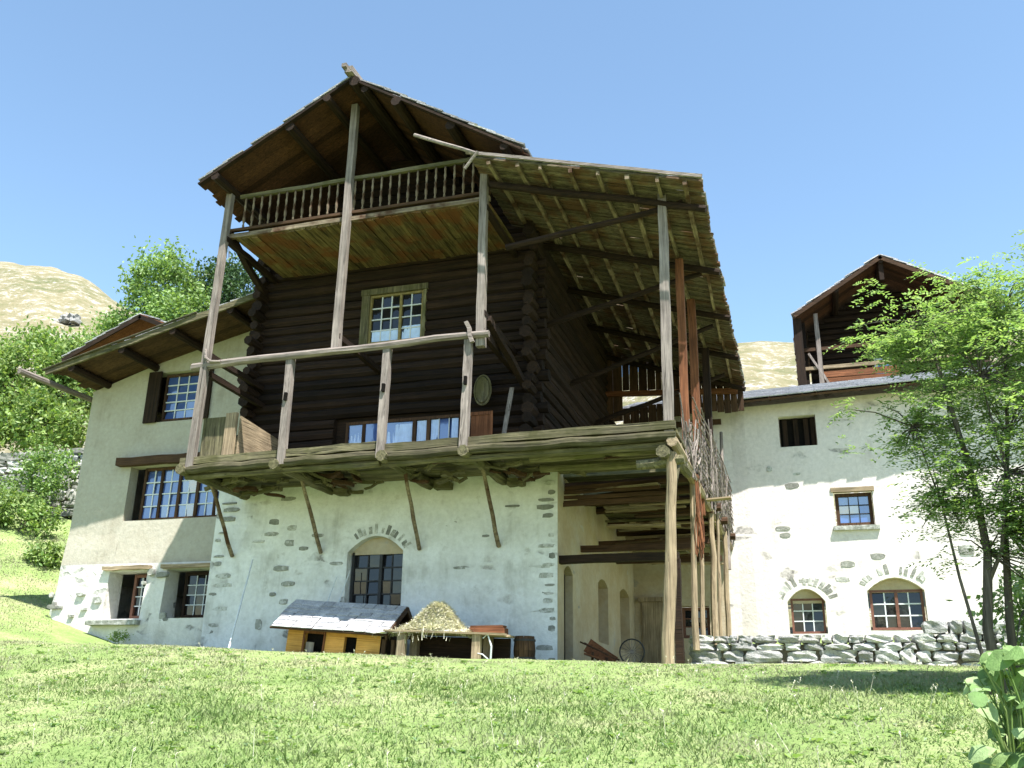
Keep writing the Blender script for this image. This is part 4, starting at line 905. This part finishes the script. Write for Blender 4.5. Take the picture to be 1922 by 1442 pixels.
# --- things on the deck
def crate():
    root = thing('slatted_crate', (-12.8, 18.1, 5.2), 'grey wooden crate with an open top at the left end of the lower balcony', 'crate')
    m = MB(); m.box(-13.2, -12.58, 17.95, 18.0, 5.36, 6.36, .008); m.build('front_panel', M['moss_z'], root)
    m = MB(); m.box(-12.58, -12.3, 17.9, 17.98, 5.2, 6.42, .008); m.build('corner_board', M['tan_z'], root)
    m = MB(); m.hexa([(-12.28, 18.0, 5.24), (-12.24, 18.0, 5.24), (-12.2, 20.0, 5.24), (-12.25, 20.0, 5.24), (-12.28, 18.0, 6.36), (-12.24, 18.0, 6.36), (-12.2, 20.0, 6.2), (-12.25, 20.0, 6.2)]); m.build('side_panel', M['tan_y'], root)
    m = MB(); m.box(-13.2, -13.15, 18.0, 20, 5.24, 6.3); m.build('side_panel', M['moss_y'], root)
crate()
def flower_box(x, y, w_, label):
    root = thing('planter_box', (x, y, 5.2), label, 'planter', 'planters behind the balcony edge')
    m = MB(); m.box(x-w_/2, x+w_/2, y, y+.22, 5.2, 5.42, .01); m.build('box', M['red_x'], root)
    l_ = MB()
    for i in range(90):
        c = Vector((x+rnd.uniform(-w_/2, w_/2), y+rnd.uniform(0, .22), 5.4)); d = Vector((rnd.gauss(0, .06), rnd.gauss(0, .06), rnd.uniform(.05, .22))); s_ = Vector((rnd.uniform(-1, 1), rnd.uniform(-1, 1), 0)).normalized()*.012
        l_.add([c, c+d*.6+s_, c+d, c+d*.6-s_], [(0, 1, 2, 3)])
    l_.build('dry_plants', M['hay'], root)
flower_box(-11.4, 18.3, .55, 'reddish planter box on the lower balcony right of the second post'); flower_box(-10.6, 18.6, .7, 'planter box with dry stems at the left end of the blue curtained window')
m = MB(); k = 20
vs = [(-7.0+.2*math.cos(2*math.pi*i/k), 19.72, 7.08+.36*math.sin(2*math.pi*i/k)) for i in range(k)]+[(-7.0+.16*math.cos(2*math.pi*i/k), 19.62, 7.08+.31*math.sin(2*math.pi*i/k)) for i in range(k)]+[(-7.0, 19.70, 7.08)]
m.add(vs, [(i, (i+1) % k, k+(i+1) % k, k+i) for i in range(k)]+[(k+i, k+(i+1) % k, 2*k) for i in range(k)]+[tuple(range(k-1, -1, -1))]); m.chain([(-7.0+.2*math.cos(2*math.pi*i/k), 19.66, 7.08+.36*math.sin(2*math.pi*i/k)) for i in range(k+1)], [.022]*(k+1), 6)
tag(m.build('hanging_sieve', M['moss_z'], None, (-7, 19.7, 7.4)), 'oval pale basket sieve hanging on the dark log wall beside the balcony post', 'basket')
m = MB(); m.beam((-6.42, 19.2, 5.2), (-6.27, 19.6, 7.05), .1, .03, 3, .005); tag(m.build('leaning_plank', M['grey_z'], None, (-6.4, 19.2, 5.2)), 'narrow grey plank leaning on the log wall at the balcony right of the sieve', 'plank')
m = MB(); m.box(-7.2, -6.72, 19.5, 19.54, 5.2, 6.5, .008); m.box(-7.24, -6.68, 19.48, 19.5, 6.42, 6.5); m.box(-6.74, -6.68, 19.48, 19.5, 5.2, 6.42); tag(m.build('cabinet_door', M['red_z'], None, (-7, 19.5, 5.2)), 'reddish framed wooden panel standing on the balcony right of the blue window', 'panel')

# ================================================================== VEGETATION
def leaves(mb, pts, size, rs, up=.5, asp=.55):
    for c in pts:
        n = Vector((rs.gauss(0, 1), rs.gauss(0, 1), rs.gauss(0, 1)+up)).normalized(); a = n.orthogonal().normalized()
        a.rotate(Matrix.Rotation(rs.uniform(0, 6.28), 3, n)); b = n.cross(a); l_ = size*rs.uniform(.6, 1.3)
        mb.add([c-a*l_, c-b*l_*asp+n*l_*.12, c+a*l_, c+b*l_*asp+n*l_*.12], [(0, 1, 2, 3)])
def cloud(blobs, ncl, nper, spread, rs, shell=.55):
    out = []
    vols = [b[1][0]*b[1][1]*b[1][2] for b in blobs]; tot = sum(vols)
    for (c, r), v in zip(blobs, vols):
        for i in range(max(3, int(ncl*v/tot))):
            d = Vector((rs.gauss(0, 1), rs.gauss(0, 1), rs.gauss(0, 1))).normalized(); k = shell+(1-shell)*rs.random()
            p = Vector((c[0]+d.x*r[0]*k, c[1]+d.y*r[1]*k, c[2]+d.z*r[2]*k)); sp = spread*rs.uniform(.6, 1.4)
            for q in range(int(nper*rs.uniform(.6, 1.4))): out.append(p+Vector((rs.gauss(0, sp), rs.gauss(0, sp), rs.gauss(0, sp*.7))))
    return out
def tree(name, base, blobs, ncl, nper, spread, size, mat, label, cat, trunk_r, group=None, seed=1, limbs=7, asp=.55):
    rs = random.Random(seed); root = thing(name, base, label, cat, group)
    top = max(b[0][2] for b in blobs); cx = sum(b[0][0] for b in blobs)/len(blobs); cy = sum(b[0][1] for b in blobs)/len(blobs)
    m = MB(); pts = [Vector(base).lerp(Vector((cx, cy, top)), i/6)+Vector((rs.gauss(0, .08), rs.gauss(0, .08), 0))*trunk_r*4 for i in range(7)]
    m.chain(pts, [trunk_r*(1-.85*i/6) for i in range(7)], 8)
    for i in range(limbs):
        b = rs.choice(blobs); t_ = rs.randint(2, 5); e = Vector(b[0])+Vector((rs.gauss(0, .5)*b[1][0], rs.gauss(0, .5)*b[1][1], rs.gauss(0, .5)*b[1][2]))
        mid = pts[t_].lerp(e, .5)+Vector((0, 0, .15)); m.chain([pts[t_], mid, e], [trunk_r*.4, trunk_r*.25, trunk_r*.08], 6)
    m.build('trunk', M['bark'], root)
    l_ = MB(); leaves(l_, cloud(blobs, ncl, nper, spread, rs), size, rs, .5, asp); l_.build('crown', mat, root)
    return root
# trees behind the left wing
tree('broadleaf_tree', (-38, 46, 13), [((-37.9, 46, 25.0), (2.6, 2.6, 2.9)), ((-40.2, 46, 21.6), (2.5, 2.6, 2.1)), ((-36.4, 45.5, 22.2), (2.8, 2.6, 2.4)), ((-38.4, 45, 18.8), (3.8, 2.6, 2.6))], 420, 75, .42, .135, M['leaf_tree'], 'tall light green leafy tree behind the left wing roof, nearest the hill', 'tree', .3, 'trees behind the left wing', 3)
tree('dark_tree', (-34, 48, 14), [((-35.2, 48, 25.8), (1.7, 1.7, 2.3)), ((-33.6, 48, 25.2), (1.4, 1.6, 2.0)), ((-34.3, 48, 21.5), (2.8, 2, 2.8))], 220, 70, .36, .13, M['leaf_dark'], 'darker green tree between the pale tree and the chalet balcony', 'tree', .28, 'trees behind the left wing', 4)
tree('hedge_bush', (-38, 38, 11), [((-39.6, 38, 16.6), (2.6, 2, 2.9)), ((-36.6, 38, 16.0), (2.0, 2, 2.6)), ((-40.5, 37, 14.0), (2.6, 2, 1.6)), ((-36.2, 36.5, 13.4), (2.3, 1.6, 1.6)), ((-43.5, 38, 16.5), (2.5, 2, 3))], 480, 70, .4, .125, M['leaf_bush'], 'big rounded green bush on the slope above the terrace wall', 'bush', .15, None, 5)
tree('flowering_shrub', (-28.3, 29.2, 7.6), [((-28.4, 29.2, 8.6), (1.1, .6, 1.2)), ((-30.3, 29.0, 8.0), (1.0, .5, .6))], 80, 60, .2, .07, M['leaf_tree'], 'loose grey green shrub hanging over the terrace wall by the house corner', 'shrub', .05, None, 6)
tree('low_shrub', (-27.3, 27.2, 5.6), [((-27.6, 27.2, 6.7), (1.1, .8, .8)), ((-26.1, 27.0, 6.3), (.8, .7, .5))], 50, 60, .2, .08, M['leaf_bush'], 'low yellow green shrub on the grass slope left of the house', 'shrub', .05, None, 7)
for i, (x, y, s_, lb) in enumerate([(-24.0, 25.2, .55, 'small green tuft bush close to the left house corner'), (-30.5, 28.0, .9, 'dark green shrub at the left edge below the terrace wall')]):
    tree('slope_shrub', (x, y, tz(x, y)), [((x, y, tz(x, y)+s_*.6), (s_, s_*.8, s_*.7))], 26, 50, .16, .07, M['leaf_tree'] if i else M['leaf_bush'], lb, 'shrub', .04, None, 8+i)
# ash tree at the right
def ash():
    rs = random.Random(12); by = 12.7; root = thing('ash_tree', (1.93, by, .3), 'slender ash tree with feathery bright green leaves at the right before the annex', 'tree')
    st = MB()
    stems = [[(2.12, 13.85, .4), (2.04, 13.8, 1.4), (2.16, 13.8, 2.3), (2.12, 13.8, 3.2), (1.95, 13.75, 4.3), (1.8, 13.7, 5.3)],
             [(2.28, 14.0, .4), (2.32, 14.0, 1.5), (2.42, 14.0, 2.6), (2.62, 14.0, 3.8), (2.8, 14, 5.4)],
             [(1.98, 13.7, .5), (1.93, 13.7, 1.1), (1.8, 13.7, 2.0), (1.72, 13.75, 2.9), (1.5, 13.7, 3.9)],
             [(2.1, 13.82, 1.9), (2.3, 13.7, 2.3), (2.45, 13.5, 3.2), (2.3, 13.4, 4.4)],
             [(2.5, 14.1, .4), (2.75, 14.1, 2.0), (3.0, 14.2, 3.6), (3.3, 14.2, 5.2)]]
    for s_, r in zip(stems, (.07, .06, .028, .03, .05)): st.chain(s_, [r*(1-.75*i/(len(s_)-1)) for i in range(len(s_))], 8)
    blobs = [((2.4, 13.9, 4.5), (1.05, 1.1, 1.0)), ((3.2, 13.9, 4.4), (1.3, 1.2, 1.6)), ((1.6, 13.8, 3.9), (.5, .6, .6)), ((2.05, 13.8, 3.25), (.65, .7, .5)), ((2.0, 13.9, 5.15), (.8, .9, .55)), ((3.0, 13.8, 2.7), (.7, .8, .7)), ((1.5, 13.7, 4.95), (.3, .4, .25)), ((3.0, 13.8, 2.0), (.5, .6, .6)), ((2.3, 13.7, 2.75), (.55, .6, .4)), ((1.75, 13.7, 3.0), (.45, .5, .4)), ((2.75, 13.7, 2.6), (.6, .6, .7)), ((2.7, 13.9, 5.6), (.8, .8, .4))]
    l_ = MB(); tw = MB(); cl = []
    for c, r in blobs:
        for i in range(int(80*(r[0]*r[1]*r[2])**.62)+6):
            d = Vector((rs.gauss(0, 1), rs.gauss(0, 1), rs.gauss(0, 1))).normalized(); k = rs.random()**.45
            cl.append(Vector((c[0]+d.x*r[0]*k, c[1]+d.y*r[1]*k, c[2]+d.z*r[2]*k)))
    cl += [Vector(p) for p in [(1.0, 13.7, 5.35), (.85, 13.6, 5.05), (1.2, 13.6, 5.75), (.72, 13.7, 4.2), (.82, 13.7, 3.7), (2.0, 13.8, 6.0), (2.5, 13.8, 6.1), (3.1, 13.8, 6.2), (2.9, 13.9, 5.9), (1.45, 13.7, 2.6), (1.6, 13.7, 2.2), (1.85, 13.7, 2.45), (1.5, 13.6, 3.0), (2.5, 13.8, 2.0)]]
    allst = [Vector(p) for s_ in stems for p in s_[2:]]
    for c in cl:
        near = min(allst, key=lambda p: (p-c).length); 
        if rs.random() < .55: tw.chain([near, near.lerp(c, .55)+Vector((0, 0, .06)), c], [.012, .008, .004], 4)
        for q in range(rs.randint(8, 15)):       # compound leaves around the twig end
            an_ = rs.uniform(0, 6.28); d = Vector((math.cos(an_), math.sin(an_), rs.gauss(.05, .35))).normalized(); L = rs.uniform(.15, .30); o_ = c+Vector((rs.gauss(0, .09), rs.gauss(0, .09), rs.gauss(0, .07)))
            side = d.cross(Vector((0, 0, 1))).normalized(); droop = rs.uniform(.02, .12)
            for kk in range(1, 6):
                t_ = kk/5; p = o_+d*L*t_-Vector((0, 0, droop*t_*t_))
                for sg in (-1, 1):
                    ld = (side*sg+d*.55+Vector((0, 0, rs.gauss(-.15, .2)))).normalized(); ll = rs.uniform(.045, .085); wv = ld.cross(Vector((rs.gauss(0, .3), rs.gauss(0, .3), 1))).normalized()*ll*.2
                    l_.add([p, p+ld*ll*.5+wv, p+ld*ll, p+ld*ll*.5-wv], [(0, 1, 2, 3)])
    for v_, f_ in ((tw.v, tw.f),): o_ = len(st.v); st.v += v_; st.f += [tuple(i+o_ for i in f) for f in f_]; st.mi += [0]*len(f_)
    for m_ in (st, l_): m_.v = [(p[0]-.17, p[1]-1.1, p[2]-.36) for p in m_.v]
    st.build('trunk', M['bark'], root, smooth=True); l_.build('crown', M['leaf_ash'], root)
ash()
def big_leaf_plant():
    rs = random.Random(21); root = thing('broad_leaf_plant', (1.15, 7.4, -.5), 'plant with large pale rounded leaves in the right foreground corner', 'plant')
    l_ = MB(); st = MB()
    for i in range(95):
        c = Vector((1.2+rs.gauss(0, .16), 7.4+rs.uniform(-.25, .35), -.45+rs.uniform(.05, .92)))
        if c.x < .93+.25*abs(c.z-.1)*.5: c.x += .15
        yaw = rs.uniform(0, 6.28); n = Vector((rs.gauss(-.1, .4), rs.gauss(-.5, .35), .8)).normalized(); a = n.orthogonal().normalized(); a.rotate(Matrix.Rotation(yaw, 3, n)); b = n.cross(a); L = rs.uniform(.045, .115)
        out = [(-1, 0), (-.72, .5), (-.2, .8), (.4, .68), (.8, .3), (1.12, 0), (.8, -.3), (.4, -.68), (-.2, -.8), (-.72, -.5)]
        vs = [c+n*L*.1]+[c+a*L*u+b*L*v+n*L*(-.22*(u*u)+.14*abs(v)+rs.uniform(-.05, .05)) for u, v in out]
        l_.add(vs, [(0, 1+k, 1+(k+1) % 10) for k in range(10)])
        g = Vector((1.2+rs.gauss(0, .06), 7.45, -.52)); st.chain([g, g.lerp(c, .6)+Vector((0, 0, .05)), c-a*L], [.009, .007, .004], 5)
    l_.build('foliage', M['leaf_big'], root, smooth=True); st.build('stem', M['leaf_bush'], root)
big_leaf_plant()
tree('garden_shrub', (2.6, 14.6, .6), [((2.62, 14.6, 1.3), (.45, .5, .75)), ((3.1, 14.5, 1.7), (.6, .6, 1.0)), ((2.3, 13.2, .75), (.3, .3, .35))], 60, 55, .13, .05, M['leaf_ash'], 'dense green shrub at the foot of the ash tree at the right edge', 'shrub', .04, None, 14)
tree('yellow_flower_clump', (-16.9, 20.7, 1.5), [((-16.95, 20.7, 1.68), (.22, .18, .1))], 10, 40, .06, .03, M['leaf_bush'], 'small yellow green clump of weeds at the foot of the left wing wall', 'weed', .01, None, 15, 1)

# ------------------------------------------------------------------ grass
def grass():
    g = np.random.default_rng(3); N = 310000
    Y = 6.4+(18.6-6.4)*g.random(N)**.8; k = -1.42+1.82*g.random(N); X = k*Y
    ns = 42000; Y[:ns] = 18.6+12*g.random(ns)**.8; k[:ns] = -1.25+.33*g.random(ns); X[:ns] = k[:ns]*Y[:ns]
    hgt = g.gamma(3.2, .015, N)*(1+.35*np.sin(X*1.3+1)*np.sin(Y*1.1)); hgt = np.clip(hgt, .015, .16)
    tall = (g.random(N) < .012); hgt[tall] *= 2.2; patch = np.sin(X*2.1+np.sin(Y*1.7))*np.sin(Y*1.9+np.cos(X*1.3)*2); hgt *= .7*(1+.28*patch)
    xs = np.round(np.stack([X, Y], 1), 3)
    Z = np.array([tz(x, y) for x, y in xs])-.01
    # keep the yard objects' footprints clear
    w_ = (.003+.0045*g.random(N))*(1+.04*Y); an_ = g.random(N)*6.283; hgt *= np.where(Y > 18.6, .9, 1-.62*np.clip((Y-12)/5, 0, 1)); ln = hgt*(.3+1.2*g.random(N)); la = g.random(N)*6.283
    dx, dy = np.cos(an_)*w_, np.sin(an_)*w_; tx, ty = np.cos(la)*ln, np.sin(la)*ln
    V = np.empty((N, 5, 3))
    V[:, 0] = np.stack([X-dx, Y-dy, Z], 1); V[:, 1] = np.stack([X+dx, Y+dy, Z], 1)
    V[:, 2] = np.stack([X+dx*.75+tx*.35, Y+dy*.75+ty*.35, Z+hgt*.6], 1); V[:, 3] = np.stack([X-dx*.75+tx*.35, Y-dy*.75+ty*.35, Z+hgt*.6], 1)
    V[:, 4] = np.stack([X+tx, Y+ty, Z+hgt], 1)
    me = D.meshes.new('grass'); me.vertices.add(N*5); me.vertices.foreach_set('co', V.ravel())
    base = (np.arange(N)*5)[:, None]; loops = np.concatenate([base+np.array([0, 1, 2, 3]), base+np.array([3, 2, 4])], 1).ravel()
    me.loops.add(N*7); me.loops.foreach_set('vertex_index', loops); me.polygons.add(N*2)
    st = np.stack([np.arange(N)*7, np.arange(N)*7+4], 1).ravel(); me.polygons.foreach_set('loop_start', st)
    me.polygons.foreach_set('loop_total', np.tile([4, 3], N)); me.update(calc_edges=True); me.validate()
    me.materials.append(M['grass']); o = D.objects.new('grass', me); S.collection.objects.link(o); o['kind'] = 'stuff'
    o['label'] = 'sunlit meadow grass, green with straw coloured patches, in the foreground'; o['category'] = 'grass'
grass()
def weeds():
    rs = random.Random(5); mb = MB()
    for i in range(900):
        y = 6.6+9.5*rs.random()**.8; x = y*rs.uniform(-1.15, .2); z = tz(x, y); L = rs.uniform(.03, .085)
        for k in range(rs.randint(4, 8)):
            a = rs.uniform(0, 6.28); d = Vector((math.cos(a), math.sin(a), 0)); sd = Vector((-d.y, d.x, 0)); c = Vector((x+rs.gauss(0, .03), y+rs.gauss(0, .03), z)); w_ = L*rs.uniform(.22, .4)
            mb.add([c, c+d*L*.55+sd*w_+Vector((0, 0, L*.5)), c+d*L*1.1+Vector((0, 0, L*.45)), c+d*L*.55-sd*w_+Vector((0, 0, L*.5))], [(0, 1, 2, 3)])
    o = mb.build('clover_weeds', M['leaf_ash']); tag(o, 'low broad leaved weeds scattered through the foreground meadow', 'weeds', None, 'stuff')
    st = MB()
    for i in range(160):
        y = 6.6+10*rs.random()**.8; x = y*rs.uniform(-1.15, .2); z = tz(x, y); h = rs.uniform(.1, .26)*(1-.5*(y > 14)); d = Vector((rs.gauss(0, .05), rs.gauss(0, .05), h)); p = Vector((x, y, z))
        st.chain([p, p+d*.6, p+d], [.0022, .0018, .0012], 4); e = p+d
        for k in range(5): q = e-d*.05*k; t_ = Vector((rs.gauss(0, .012), rs.gauss(0, .012), .018)); st.add([q, q+t_+Vector((.005, 0, 0)), q+t_*1.4, q+t_-Vector((.005, 0, 0))], [(0, 1, 2, 3)])
    o = st.build('dry_stalks', M['hay']); tag(o, 'thin dry seed stalks standing above the foreground meadow', 'grass stalks', None, 'stuff')
weeds()
for o in D.objects:
    if '_b' in o: del o['_b']
